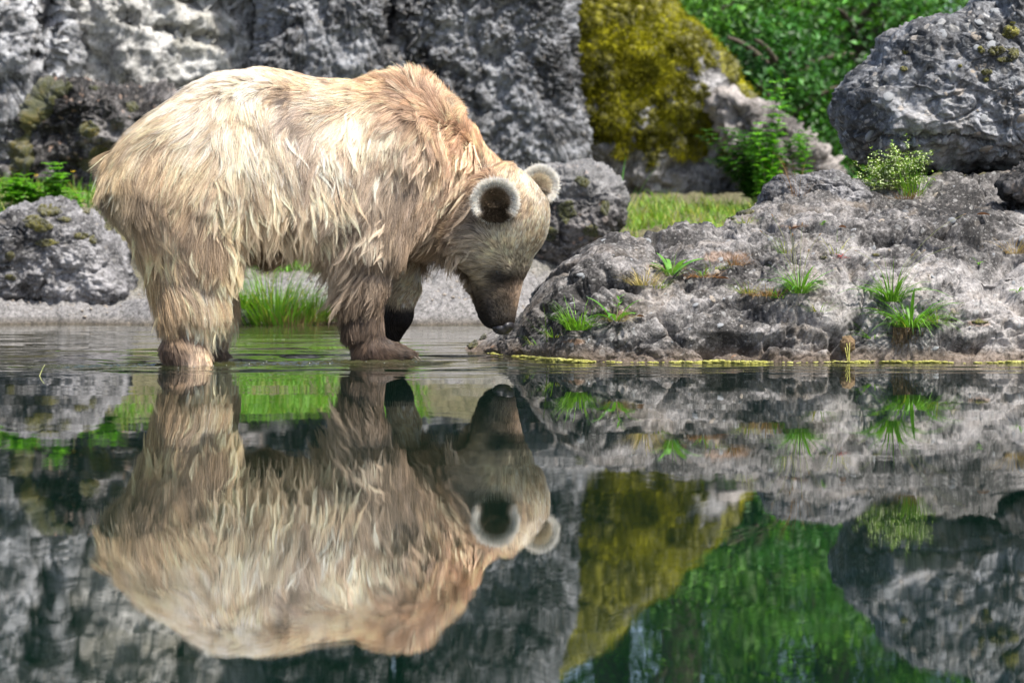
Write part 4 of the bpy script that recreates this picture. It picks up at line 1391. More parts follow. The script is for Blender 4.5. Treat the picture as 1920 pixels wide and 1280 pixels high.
# the coat stays above the water
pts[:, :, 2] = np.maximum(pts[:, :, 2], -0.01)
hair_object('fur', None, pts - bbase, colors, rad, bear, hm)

# ears --------------------------------------------------------------
def make_ear(center, R, facing, up, depth, pale, inner):
    N_ = np.array(facing, float); N_ /= np.linalg.norm(N_)
    U = np.array(up, float); U -= N_ * (U @ N_); U /= np.linalg.norm(U)
    S = np.cross(U, N_)
    nu, nv = 12, 36
    vs = []
    for layer in (0, 1):
        for i in range(nu + 1):
            r = i / nu
            for j in range(nv):
                a = 2 * math.pi * j / nv
                p = center + (S * math.cos(a) * 1.0 + U * math.sin(a) * 1.02) * (R * r)
                dp = depth * (1 - r ** 2.2)
                p = p - N_ * dp if layer == 0 else p - N_ * (dp * 1.15 + 0.011 * (1 - r ** 6) + 0.002)
                vs.append(p)
    vs = np.array(vs)
    fs = []
    for layer in (0, 1):
        o_ = layer * (nu + 1) * nv
        for i in range(nu):
            for j in range(nv):
                q = [o_ + i * nv + j, o_ + (i + 1) * nv + j, o_ + (i + 1) * nv + (j + 1) % nv, o_ + i * nv + (j + 1) % nv]
                fs.append(q if layer == 0 else q[::-1])
    o2 = (nu + 1) * nv
    for j in range(nv):
        fs.append([nu * nv + j, o2 + nu * nv + j, o2 + nu * nv + (j + 1) % nv, nu * nv + (j + 1) % nv])
    fs = np.array(fs)
    n = len(vs)
    r_all = np.linalg.norm((vs - center) - np.outer((vs - center) @ N_, N_), axis=1) / R
    colr = np.where((r_all > 0.8)[:, None], pale, inner) * 0.35
    me = new_mesh('ear', vs - bbase, fs, sm)
    set_tint(me, np.concatenate([colr, np.ones((n, 1))], 1))
    eo = link('ear', me, bear)
    # fur of the ear
    P, Nn = sample_surface(vs, fs, 30000, rg)
    rel = P - center
    rr = rel - np.outer(rel @ N_, N_)
    rn = np.linalg.norm(rr, axis=1) / R
    rd = rr / (np.linalg.norm(rr, axis=1)[:, None] + 1e-9)
    upness = rd @ U
    out_side = (Nn @ N_) < 0.0
    low = sstep(0.15, 0.75, -upness * rn)
    rim = sstep(0.60, 0.76, rn) * (1 - sstep(0.45, 0.8, -upness))
    d = rd * (0.45 + 0.7 * rim)[:, None] + Nn * 0.35 + N_ * (0.2 * (1 - rim))[:, None] + rg.normal(size=P.shape) * 0.20
    d = np.where(out_side[:, None], Nn * 0.5 + rd * 0.6 + U * 0.3 + rg.normal(size=P.shape) * 0.1, d)
    d /= np.linalg.norm(d, axis=1)[:, None]
    L_ = (0.015 + 0.003 * rim) * (1 + 0.25 * rg.normal(size=len(P))) * (0.7 + 0.6 * rg.random(len(P)))
    t6 = np.linspace(0, 1, 5)
    pt = P[:, None, :] + d[:, None, :] * (L_[:, None] * t6[None])[:, :, None]
    m_ = np.where(out_side, 1.0, rim)
    c = inner * (1 - m_)[:, None] + pale * m_[:, None]
    dk_ = np.clip(sstep(-0.1, 0.45, -upness * rn + 0.1) * (~out_side), 0, 1)[:, None] * (1 - rim)[:, None]  # shade low in the ear hollow, painted into the fur colour
    c = c * (1 - 0.88 * dk_)
    c = c * (1 + 0.15 * rg.normal(size=len(P)))[:, None]
    cc = np.repeat(np.clip(c, 0.01, 0.86)[:, None, :], 5, 1) * (0.75 + 0.25 * t6)[None, :, None]
    rd_ = 0.0007 * (1 - 0.6 * t6)[None, :] * np.ones((len(P), 1))
    fo = hair_object('ear_fur', None, pt - bbase, cc, rd_, eo, hm)


make_ear(np.array(W(929, 379, 9.015)), 34.5 * MPP, (0.10, -1, -0.18), (0.0, 0.0, 1), 0.024, np.array([.90, .84, .74]), np.array([.27, .20, .13]))
make_ear(np.array(W(1013, 347, 9.25)), 27.5 * MPP, (0.30, -0.95, 0.05), (0.45, 0.2, 0.9), 0.022, np.array([.90, .84, .74]), np.array([.84, .72, .56]))

# nose, eyes, claws ---------------------------------------------------
nose_m = plain_mat('wet_nose', (0.012, 0.011, 0.012), 0.28, 0.6, (0.03, 0.028, 0.03), 150, 0.0015)
eye_m = plain_mat('dark_eye', (0.01, 0.007, 0.005), 0.08, 0.7)
claw_m = plain_mat('claw', (0.10, 0.08, 0.06), 0.4, 0.5, (0.2, 0.17, 0.13), 60)


def nose_sdf(P):
    m = MPP
    d = ell(P, HP(199, 6, 0), np.array([12, 17, 21]) * m, HR)
    d = smin(d, ell(P, HP(193, 22, 0), np.array([9, 8, 15]) * m, HR), 0.008)
    for s_ in (1, -1):
        d = np.maximum(d, -ell(P, HP(209, 6, 9 * s_), np.array([7, 4.5, 4]) * m, HR))
        d = np.maximum(d, -ell(P, HP(204, 0, 18 * s_), np.array([4, 7, 4]) * m, HR))
    return d


c0 = HP(198, 6, 0)
nv_, nq_ = surface_nets(nose_sdf, c0 - 0.065, c0 + 0.065, 0.003)
link('nose', new_mesh('nose', nv_ - bbase, nq_, nose_m), bear)
for s_ in (1, -1):
    vv, ff = ico_verts(3)
    link('eye', new_mesh('eye', vv * 6.5 * MPP + HP(94, 13, 37 * s_) - bbase, ff, eye_m), bear)


def claw(p, d, L_, r):
    d = np.array(d, float); d /= np.linalg.norm(d)
    s1 = np.cross(d, [0, 1, 0]); s1 /= np.linalg.norm(s1)
    s2 = np.cross(d, s1)
    vs, fs = [], []
    for i in range(7):
        t = i / 6
        c = p + d * L_ * t + np.array([0, 0, -1]) * L_ * 0.45 * t * t
        rr = r * (1 - t) ** 0.7 + 0.0003
        for j in range(8):
            a = j * math.pi / 4
            vs.append(c + (s1 * math.cos(a) + s2 * math.sin(a) * 0.7) * rr)
    for i in range(6):
        for j in range(8):
            fs.append([i * 8 + j, i * 8 + (j + 1) % 8, (i + 1) * 8 + (j + 1) % 8, (i + 1) * 8 + j])
    link('claw', new_mesh('claw', np.array(vs) - bbase, np.array(fs), claw_m), bear)


for ex_, yo in [(776, -.235), (782, -.205), (781, -.175), (775, -.147)]:
    claw(BP(ex_ - 6, 666, yo), (1, 0, -0.25), 0.034, 0.0045)
for k_ in range(4):
    claw(BP(722 + 9 * k_, 636, .10 + .02 * k_), (-0.25, -0.1, -1), 0.026, 0.004)
for k_ in range(3):
    claw(BP(430, 671, .17 + .025 * k_), (1, 0, -0.3), 0.02, 0.004)

# ------------------------------------------------------------------ plants
def blades_arrays(root, d0, L, w, bend, K=5, fold=0.25, shape='blade', roll=None):
    """ribbons (N blades): returns vertices (N*K*3) and quads"""
    N = len(root)
    d = d0 / np.linalg.norm(d0, axis=1)[:, None]
    pos = root.copy()
    side = np.cross(d, np.array([0, 0, 1.0]))
    bad = np.linalg.norm(side, axis=1) < 1e-3
    side[bad] = (1, 0, 0)
    side /= np.linalg.norm(side, axis=1)[:, None]
    if roll is not None:
        up0 = np.cross(side, d)
        side = side * np.cos(roll)[:, None] + up0 * np.sin(roll)[:, None]
    vs = np.empty((N, K, 3, 3))
    for k in range(K):
        t = k / (K - 1)
        if shape == 'blade':
            ww = (1 - t ** 1.6) * 0.95 + 0.03
        elif shape == 'leaf':
            ww = math.sin(math.pi * min(1, (t * 0.93 + 0.05))) ** 0.75 + 0.03
        else:
            ww = max(0.05, math.sin(math.pi * (t * 0.85 + 0.02)) ** 1.2)
        n = np.cross(side, d)
        vs[:, k, 0] = pos - side * (w * ww)[:, None] + n * (w * ww * fold)[:, None]
        vs[:, k, 1] = pos
        vs[:, k, 2] = pos + side * (w * ww)[:, None] + n * (w * ww * fold)[:, None]
        if k < K - 1:
            hor = d.copy(); hor[:, 2] = 0
            hn = np.linalg.norm(hor, axis=1)[:, None] + 1e-6
            d = d + (hor / hn * 0.35 + np.array([0, 0, -1.0])) * (bend * (0.3 + t) * 1.6 / (K - 1))[:, None]
            d /= np.linalg.norm(d, axis=1)[:, None]
            pos = pos + d * (L / (K - 1))[:, None]
    idx = np.arange(N * K * 3).reshape(N, K, 3)
    f = np.concatenate([np.stack([idx[:, :-1, j], idx[:, 1:, j], idx[:, 1:, j + 1], idx[:, :-1, j + 1]], -1).reshape(-1, 4) for j in (0, 1)])
    return vs.reshape(-1, 3), f, pos, d


def blade_obj(name, root, d0, L, w, bend, mat, tint, base, parent=None, K=5, shape='blade', fold=0.25, roll=None):
    v, f, tip, td = blades_arrays(root, d0, L, w, bend, K, fold, shape, roll)
    me = new_mesh(name, v - base, f, mat)
    tt_ = np.repeat(tint, K * 3, axis=0)
    set_tint(me, np.concatenate([tt_, np.ones((len(tt_), 1))], 1))
    return link(name, me, parent, (0, 0, 0) if parent else tuple(base)), tip, td


_lp = to_px(ledge_v)
_ln = vnormals(ledge_v, ledge_f)


def on_ledge(px, py):
    r = 5
    while True:
        m_ = (np.abs(_lp[0] - px) < r) & (np.abs(_lp[1] - py) < r) & (_ln[:, 1] < 0.3)
        if m_.any():
            i = np.where(m_)[0]
            i = i[np.argmin(ledge_v[i, 1])]
            return ledge_v[i].copy()
        r += 5


def on_ground(px, Y):
    x = (px - 960) * Y / FPX
    i = np.searchsorted(gx, x); j = np.searchsorted(gy, Y)
    return np.array([x, Y, gv[min(i, len(gx) - 1) * len(gy) + min(j, len(gy) - 1), 2]])


pr = np.random.default_rng(21)


def tuft(name, label, p, n, hpx, spread=0.35, width=0.0022, bend=0.8, mat='grass', rad=0.02, cat='grass', group=None, tint0=(1, 1, 1), var=0.25, leaves=0, leafpx=30, leafw=0.006, dry=0.0, lean=(0, 0), depth=1.0):
    """one grass tuft: a crown of blades, and broad leaves as parts of their own"""
    m = MPP * p[1] / 9.1
    e = empty(name, tuple(p), label, cat, group)
    a = pr.random(n) * 6.283
    rr = rad * np.sqrt(pr.random(n))
    root = np.stack([rr * np.cos(a), rr * np.sin(a) * depth, -0.004 + 0 * a], 1) + p
    sp = spread * (0.2 + pr.random(n) * 1.1)
    d0 = np.stack([np.cos(a) * sp + lean[0], np.sin(a) * sp * depth + lean[1], np.ones(n)], 1)
    L = hpx * 1.3 * m * (0.35 + 0.75 * pr.random(n))
    tint = np.array(tint0) * (1 + var * (pr.random((n, 1)) * 2 - 1)) * (1 + 0.15 * (pr.random((n, 3)) - 0.5))
    isdry = pr.random(n) < dry
    tint[isdry] = np.array([2.6, 1.35, 2.2]) * (0.8 + 0.4 * pr.random((isdry.sum(), 1)))
    o, _, _ = blade_obj('grass_blades', root, d0, L, width * (0.6 + 0.8 * pr.random(n)), bend * (0.3 + pr.random(n)), M[mat], tint, p, e)
    o['kind'] = 'stuff'
    for k in range(leaves):
        aa = 6.283 * (k + 0.5 * pr.random()) / leaves
        sp_ = 0.5 + 0.9 * pr.random()
        dd = np.array([[math.cos(aa) * sp_, math.sin(aa) * sp_, 0.9]])
        tn = np.array([tint0]) * (0.85 + 0.4 * pr.random())
        blade_obj('leaf', p[None] + np.array([[math.cos(aa), math.sin(aa), 0]]) * rad * 0.3, dd, np.array([leafpx * 1.25 * m * (0.65 + 0.6 * pr.random())]), np.array([leafw * (0.8 + 0.4 * pr.random())]),
                  np.array([0.9 * (0.4 + 0.9 * pr.random())]), M['leaf'], tn, p, e, K=8, shape='leaf', roll=np.array([0.6 * (pr.random() - 0.5)]))
    return e


def tube(pts, r0, r1, sides=6):
    pts = np.asarray(pts, float)
    vs, fs = [], []
    for i, p in enumerate(pts):
        d = pts[min(i + 1, len(pts) - 1)] - pts[max(i - 1, 0)]
        d /= np.linalg.norm(d) + 1e-9
        s1 = np.cross(d, [0.13, 0.97, 0.2]); s1 /= np.linalg.norm(s1); s2 = np.cross(d, s1)
        r = r0 + (r1 - r0) * i / (len(pts) - 1)
        for j in range(sides):
            a = 6.283 * j / sides
            vs.append(p + (s1 * math.cos(a) + s2 * math.sin(a)) * r)
    for i in range(len(pts) - 1):
        for j in range(sides):
            fs.append([i * sides + j, i * sides + (j + 1) % sides, (i + 1) * sides + (j + 1) % sides, (i + 1) * sides + j])
    return np.array(vs), np.array(fs)


def curve_pts(a, c, b_, n=8):
    t = np.linspace(0, 1, n)[:, None]
    return (1 - t) ** 2 * a + 2 * t * (1 - t) * c + t * t * b_


def stalk(parent, base, a, b_, sag=0.02, head=True, r=0.0009, name='flower_stalk', headname='seed_head'):
    """thin stalk from a to b with a seed head"""
    mid_ = (a + b_) / 2 + np.array([0, 0, 1]) * 0 + np.array([(b_[0] - a[0]) * -0.25, 0, abs(b_[0] - a[0]) * 0.2 + sag])
    pts = curve_pts(a, mid_, b_)
    v_, f_ = tube(pts, r, r * 0.6)
    s_ = link(name, new_mesh(name, v_ - base, f_, M['straw_green']), parent)
    if head:
        vv, ff = ICO2
        d = pts[-1] - pts[-2]; d /= np.linalg.norm(d)
        q = vv * 0.0026 * (1 + 0.15 * perlin(vv * 3, 9))[:, None]
        q = q + np.outer(vv[:, 0] * 0.0, d)
        along = q @ np.array([0, 0, 1.0])
        q = q - np.outer(along, [0, 0, 1.0]) + np.outer(along * 2.6, d)
        link(headname, new_mesh(headname, q + pts[-1] - base, ff, M['seed']), s_)


M['straw_green'] = plain_mat('stalk', (0.16, 0.20, 0.07), 0.7, 0.3, (0.28, 0.28, 0.12), 30)
M['seed'] = plain_mat('seed_head', (0.14, 0.08, 0.04), 0.9, 0.2, (0.26, 0.17, 0.09), 200, 0.002)

# --- on the ledge
P1 = on_ledge(1082, 612)
tuft('grass_tuft', 'bright green grass tuft on the rock just right of the bear nose', P1, 170, 56, .9, 0.0021, .9, rad=0.05, tint0=(1.25, 1.35, 1.0))
tuft('grass_tuft', 'sparse small grass tuft on the rock directly below the bear nose', on_ledge(1036, 632), 34, 36, 1.2, 0.0014, 1.0, rad=0.03, tint0=(1.1, 1.1, .9), dry=.2)
tuft('grass_tuft', 'thin trailing grass at the lowest left of the rock below the muzzle', on_ledge(1005, 640), 22, 30, 1.4, 0.0012, 1.1, rad=0.03, tint0=(.9, .95, .8), dry=.3)
P2 = on_ledge(1152, 597)
e = tuft('weed', 'young broad-leaved weed with red-brown dry base beside the bright grass tuft', P2, 60, 36, 1.2, 0.0013, 1.1, mat='straw', rad=0.04, cat='weed', leaves=9, leafpx=44, leafw=0.0115, tint0=(1.0, 1.1, 0.9))
sp = P2 + np.array([0.004, 0, 0.0])
v_, f_ = tube(curve_pts(sp, sp + [0.004, 0, .05], sp + [0.012, 0, .085]), 0.0016, 0.001)
link('stem', new_mesh('stem', v_ - P2, f_, M['straw_green']), e)
for k in range(9):
    t = 0.45 + 0.06 * k
    c = sp + np.array([0.012 * t, 0, 0.088 * t])
    a = k * 2.4
    blade_obj('leaf', c[None], np.array([[math.cos(a), math.sin(a), 0.9]]), np.array([0.030]), np.array([0.0035]), np.array([.5]), M['leaf'], np.array([[1.4, 1.5, 1.1]]), P2, e, K=6, shape='leaf')
tuft('weed', 'rosette of pale green toothed leaves high on the rock left of centre', on_ledge(1262, 512), 24, 40, 1.0, 0.0013, .8, rad=0.03, cat='weed', leaves=9, leafpx=46, leafw=0.009, tint0=(1.2, 1.3, 1.3))
tuft('dry_grass', 'straw coloured dry grass patch left of the toothed weed rosette', on_ledge(1205, 528), 120, 40, 1.0, 0.0014, .9, mat='straw', rad=0.05, cat='dry grass', tint0=(1.0, 1.1, .8))
tuft('dry_grass', 'low reddish dry grass running right of the toothed weed rosette', on_ledge(1325, 520), 110, 26, 1.5, 0.0014, 1.2, mat='straw', rad=0.06, cat='dry grass', tint0=(.95, .7, .6))
tuft('dry_grass', 'fine brown dead grass in the middle of the rock shelf', on_ledge(1378, 492), 110, 30, 1.3, 0.0013, 1.2, mat='straw', rad=0.05, cat='dry grass', tint0=(.8, .6, .5))
tuft('grass_tuft', 'tiny fresh green sprout between dry grasses on the shelf', on_ledge(1322, 512), 12, 24, 1.2, 0.0016, 1.0, rad=0.015, leaves=4, leafpx=20, leafw=.004, tint0=(1.2, 1.4, 1))
tuft('dry_grass', 'tangle of straw coloured roots and grass left of the plantain with tall stalks', on_ledge(1440, 556), 170, 36, 1.5, 0.0014, 1.2, mat='straw', rad=0.07, cat='dry grass', tint0=(.9, .8, .65))
tuft('grass_tuft', 'small leafy green tuft at the foot of the tall-stalked plantain', on_ledge(1455, 552), 26, 26, 1.2, 0.0016, 1.0, rad=0.03, leaves=5, leafpx=24, leafw=.005, tint0=(1.1, 1.2, 1))
P3 = on_ledge(1500, 545)
e = tuft('plantain', 'plantain with narrow leaves and several tall seed stalks in mid rock', P3, 120, 62, 1.1, 0.0019, 1.0, rad=0.035, cat='plantain', leaves=12, leafpx=58, leafw=0.0050, tint0=(1.0, 1.15, 0.95))
for (qx, qy) in [(1427, 434), (1448, 404), (1481, 428), (1486, 440), (1504, 420), (1516, 470), (1537, 440)]:
    stalk(e, P3, P3 + pr.normal(size=3) * 0.006, np.array(W(qx, qy, P3[1] - 0.02 + 0.04 * pr.random())))
P4 = on_ledge(1668, 560)
e = tuft('plantain', 'large upper plantain clump with upright broad leaves and long leaning stalks', P4, 110, 70, 1.0, 0.0022, .9, rad=0.04, cat='plantain', leaves=14, leafpx=74, leafw=0.0070, tint0=(1.05, 1.15, 1.0))
for (qx, qy) in [(1604, 470), (1733, 470), (1788, 462), (1808, 402), (1710, 478)]:
    stalk(e, P4, P4 + pr.normal(size=3) * 0.008, np.array(W(qx, qy, P4[1] - 0.03 + 0.05 * pr.random())))
P5 = on_ledge(1702, 606)
e = tuft('plantain', 'drooping lower plantain clump with exposed hanging roots above the waterline', P5, 200, 78, 1.5, 0.0022, 1.2, rad=0.06, cat='plantain', leaves=22, leafpx=78, leafw=0.0052, tint0=(1.1, 1.25, 1.0), dry=.12)
rb = []
fo = 0
rv_, rf_ = [], []
for k in range(90):
    a = P5 + np.array([(pr.random() - .5) * 0.13, -0.01 - 0.02 * pr.random(), -0.005])
    b_ = a + np.array([(pr.random() - .5) * 0.05, -0.03 * pr.random(), -0.05 - 0.07 * pr.random()])
    v_, f_ = tube(curve_pts(a, (a + b_) / 2 + [(pr.random() - .5) * .03, -.02, 0], b_, 5), 0.0012, 0.0005, 4)
    rv_.append(v_); rf_.append(f_ + fo); fo += len(v_)
rt = link('hanging_roots', new_mesh('hanging_roots', np.concatenate(rv_) - P5, np.concatenate(rf_), M['root']), e)
rt['kind'] = 'stuff'
tuft('grass_tuft', 'short arching grass blades left of the drooping plantain roots', on_ledge(1632, 628), 16, 50, 1.5, 0.0020, 1.0, rad=0.02, tint0=(1.1, 1.25, .9), lean=(-.4, 0))
for (x_, y_, n_, h_, lab, sp_, dr_) in [(1400, 545, 60, 34, 'olive half-dried grass in the middle of the shelf right of the dead grass', 1.3, .5), (1235, 535, 40, 30, 'thin green and straw grass below the toothed weed rosette', 1.2, .5),
                                (1538, 578, 40, 40, 'arching thin grass right of the tall-stalked plantain', 1.3, .3), (1345, 498, 36, 26, 'mixed fine grass around the tiny fresh sprout', 1.3, .5),
                                (1760, 600, 26, 56, 'long single grass blades trailing right of the drooping plantain', 1.6, .2), (1395, 415, 40, 22, 'low olive grass on the upper edge of the ledge near the meadow', 1.3, .5),
                                (1565, 470, 22, 44, 'sparse wiry grass stems beside the crimson herb', .9, .6), (1480, 470, 20, 40, 'sparse wiry stems on the bare rock above the tall-stalked plantain', .8, .6)]:
    tuft('grass_tuft', lab, on_ledge(x_, y_), n_, h_, sp_, .0013, 1.1, rad=.045, tint0=(.85, .85, .6), dry=dr_)
# root ball dripping algae
P6 = on_ledge(1590, 655); P6[1] -= 0.01
vv, ff = ico_verts(4)
q = vv * (0.027 + 0.007 * fbm(vv * 3.5, 3, 90) + 0.004 * perlin(vv * 14, 91))[:, None] * np.array([1, .8, 1.1])
ob = link('root_ball', new_mesh('root_ball', q, ff, M['root']), None, tuple(P6 + [0, 0, .012]))
tag(ob, 'brown ball of roots hanging just above the water on the rock', 'root ball')
fo = 0; rv_, rf_ = [], []
for k in range(5):
    a = P6 + np.array([(pr.random() - .5) * 0.03, -0.025, 0.02 * pr.random()])
    b_ = np.array([P6[0] + (pr.random() - .5) * .008, P6[1] - .03, -0.01])
    v_, f_ = tube(curve_pts(a, (a + b_) / 2 + [0, -.01, 0.005], b_, 6), 0.0014, 0.0012, 5)
    rv_.append(v_); rf_.append(f_ + fo); fo += len(v_)
al = link('algae_strand', new_mesh('algae_strand', np.concatenate(rv_) - P6 - [0, 0, .012], np.concatenate(rf_), M['algae']), ob)
al['kind'] = 'stuff'
# red herb
P7 = on_ledge(1582, 488)
e = empty('red_herb', tuple(P7), 'little crimson leaved herb on the grey rock', 'herb')
for k in range(22):
    a = pr.random() * 6.28
    c = P7 + np.array([math.cos(a), math.sin(a) * .5, 0]) * 0.028 * pr.random() + [0, 0, .012 + .02 * pr.random()]
    blade_obj('leaf', c[None], np.array([[math.cos(a), math.sin(a) - .3, 0.4]]), np.array([0.014]), np.array([0.0028]), np.array([.5]), M['red_leaf'], np.array([[1, 1, 1.]]), P7, e, K=4, shape='leaf')
tuft('dry_grass', 'bleached curly dry plant on the rock at the right picture edge', on_ledge(1906, 470), 110, 52, 1.1, 0.0010, .9, mat='straw', rad=0.035, cat='dry plant', tint0=(1.1, 1.1, .8))
tuft('sedge', 'thin single grass stalk leaning across in front of the bear nose', on_ledge(1020, 636), 4, 90, .5, 0.0012, .5, rad=0.006, lean=(-.45, 0), tint0=(.8, .8, .6), cat='grass stalk')
for (x_, y_, lab) in [(1545, 424, 'small green seedling on the upper rock edge left of the dark seed head'), (1840, 490, 'little green seedling on the bare right part of the rock'), (1905, 545, 'small seedling low at the right picture edge'), (1110, 610, 'tiny seedling under the broad-leaved weed')]:
    tuft('seedling', lab, on_ledge(x_, y_), 6, 16, 1.3, .0014, 1, rad=.008, leaves=4, leafpx=13, leafw=.0035, tint0=(1.2, 1.4, 1), cat='seedling')
# flowering herb at the crest under the boulder
P8 = on_ledge(1668, 352)
e = empty('flowering_herb', tuple(P8), 'bushy yellow-green herb with tiny cream buds below the big boulder', 'herb')
lv, lf, lt, fo = [], [], [], 0
bud_c = []
for k in range(64):
    a0 = P8 + np.array([(pr.random() - .5) * .16, (pr.random() - .5) * .10, 0])
    tipx = 1600 + 150 * pr.random()
    hh_ = 10 + 60 * math.exp(-((tipx - 1684) / 34) ** 2) * pr.random() + 62 * pr.random() ** 1.4
    tp = np.array(W(tipx, 362 - hh_, P8[1] + (pr.random() - .5) * .14))
    pts_ = curve_pts(a0, (a0 * .35 + tp * .65) + [(a0[0] - tp[0]) * .3, 0, 0.0], tp, 9)
    v_, f_ = tube(pts_, 0.0011, 0.0006, 4)
    lv.append(v_); lf.append(f_ + fo); fo += len(v_)
    for i in range(2, 9):
        bud_c += [pts_[i] + pr.normal(size=3) * .006 * (i / 5) for _ in range(1 + (i > 4) * 3)]
st = link('stems', new_mesh('stems', np.concatenate(lv) - P8, np.concatenate(lf), M['straw_green']), e); st['kind'] = 'stuff'
bc = np.array(bud_c)
nb_ = len(bc)
a = pr.random(nb_ * 2) * 6.28
rootb = np.repeat(bc, 2, 0)
o, _, _ = blade_obj('small_leaves', rootb, np.stack([np.cos(a), np.sin(a), .3 + pr.random(nb_ * 2)], 1), 0.012 + 0.008 * pr.random(nb_ * 2), 0.0026 + 0 * a, .5 + 0 * a, M['leaf'], np.array([2.3, 1.7, 1.3]) * (0.7 + .5 * pr.random((nb_ * 2, 1))), P8, e, K=4, shape='leaf')
o['kind'] = 'stuff'
vv, ff = ico_verts(1)
pick = bc[pr.random(nb_) < .75]
bv = (vv[None] * (0.0022 + 0.0012 * pr.random(len(pick)))[:, None, None] + pick[:, None, :] + [0, -.002, .002]).reshape(-1, 3)
bf = (ff[None] + (np.arange(len(pick)) * len(vv))[:, None, None]).reshape(-1, 3)
o = link('buds', new_mesh('buds', bv - P8, bf, M['flower_w']), e); o['kind'] = 'stuff'
tuft('grass_tuft', 'upright grass blades growing through the flowering herb under the boulder', on_ledge(1712, 362), 40, 74, .6, 0.0022, .5, rad=0.05, tint0=(1.15, 1.2, .9))
tuft('dry_grass', 'brown dead tuft at the base of the flowering herb', on_ledge(1690, 368), 140, 30, 1.3, 0.0010, 1.1, mat='straw', rad=0.06, cat='dry grass', tint0=(.6, .5, .4))
tuft('dry_grass', 'thin dry stalks beside the flat slab stone on the crest', on_ledge(1492, 362), 26, 88, .5, 0.0008, .9, mat='straw', rad=0.05, cat='dry grass', tint0=(.7, .5, .35))

# dead leaves lying about
for k, (x_, y_, lab) in enumerate([(1478, 426, 'orange-brown dead leaf lying on the upper rock edge'), (1345, 528, 'curled brown dead leaf on the rock shelf'), (1830, 400, 'dead brown leaf on the upper right of the ledge'), (1190, 592, 'dry brown leaf beside the broad-leaved weed'), (1568, 424, 'small dark dead leaf right of the orange-brown one on the rock edge')]):
    p = on_ledge(x_, y_) + [0, -.006, .004]
    v_, f_, _, _ = blades_arrays(p[None], np.array([[1.0, -.3, .12]]), np.array([.05 if k < 3 else .03]), np.array([.007]), np.array([.35]), 8, .5, 'leaf', np.array([.6]))
    me = new_mesh('dead_leaf', v_ - p, f_, M['dead_leaf'] if 'dead_leaf' in M else M.setdefault('dead_leaf', plain_mat('dead_leaf', (0.22, 0.09, 0.04), .8, .3, (.38, .18, .08), 60)))
    tag(link('dead_leaf', me, None, tuple(p)), lab, 'dead leaf')

# algae along the waterline of the ledge --------------------------------
av, af, fo = [], [], 0
m_ = np.abs(ledge_v[:, 2] - 0.004) < 0.012
wv_ = ledge_v[m_]
vv, ff = ico_verts(1)
for xx in np.arange(-0.10, 1.95, 0.0045):
    c = wv_[np.abs(wv_[:, 0] - xx) < 0.008]
    if len(c) == 0: continue
    yy = c[:, 1].min()
    dens = 0.12 + 1.2 * float(perlin(np.array([[xx * 3.3, 1.0, 0]]), 95)[0]) + 0.5 * float(perlin(np.array([[xx * 11, 1.0, 0]]), 96)[0])
    if xx < 0.0: dens -= 0.2
    for _ in range(int(max(0, dens) * 11) + (pr.random() < .25)):
        s_ = (0.0022 + 0.0045 * pr.random() ** 2)
        q = vv * s_ * np.array([2.4, 2.2, .6]) + np.array([xx + pr.normal() * .004, yy + 0.004 - (0.012 + 0.03 * max(0, dens)) * pr.random(), 0.0 + (0.004 + 0.008 * max(0, dens)) * pr.random()])
        av.append(q); af.append(ff + fo); fo += len(vv)
o = link('algae', new_mesh('algae', np.concatenate(av), np.concatenate(af), M['algae']))
tag(o, 'yellow-green algae crust along the waterline of the rock ledge', kind='stuff')

# --- far bank and meadow
def scatter_grass(name, label, n, pxr, Yr, h0, w0, tints, seed, dry=.15, keepf=None):
    r_ = np.random.default_rng(seed)
    Y = Yr[0] + (Yr[1] - Yr[0]) * r_.random(n)
    px = pxr[0] + (pxr[1] - pxr[0]) * r_.random(n)
    x = (px - 960) * Y / FPX
    if keepf is not None:
        k = keepf(px, Y, x, r_); x, Y, px = x[k], Y[k], px[k]
    cl = perlin(np.stack([x * 3, Y * 3, 0 * x], 1), seed)
    k = r_.random(len(x)) < 0.45 + 1.3 * cl
    x, Y = x[k], Y[k]; n = len(x)
    i = np.clip(np.searchsorted(gx, x), 0, len(gx) - 1); j = np.clip(np.searchsorted(gy, Y), 0, len(gy) - 1)
    z = gv[i * len(gy) + j, 2]
    a = r_.random(n) * 6.283
    sp = 0.15 + 0.6 * r_.random(n)
    d0 = np.stack([np.cos(a) * sp, np.sin(a) * sp, np.ones(n)], 1)
    tint = np.array(tints) * (0.7 + 0.6 * r_.random((n, 1))) * (1 + .2 * (r_.random((n, 3)) - .5))
    dr = r_.random(n) < dry
    tint[dr] = np.array([3.0, 1.6, 2.6]) * (0.7 + 0.5 * r_.random((dr.sum(), 1)))
    root = np.stack([x, Y, z - .01], 1)
    b0 = root.mean(0)
    o, _, _ = blade_obj(name, root, d0, h0 * (0.4 + 0.8 * r_.random(n)), w0 * (0.6 + .8 * r_.random(n)), 0.2 + 0.9 * r_.random(n), M['grass'], tint, b0, K=5)
    return tag(o, label, kind='stuff')


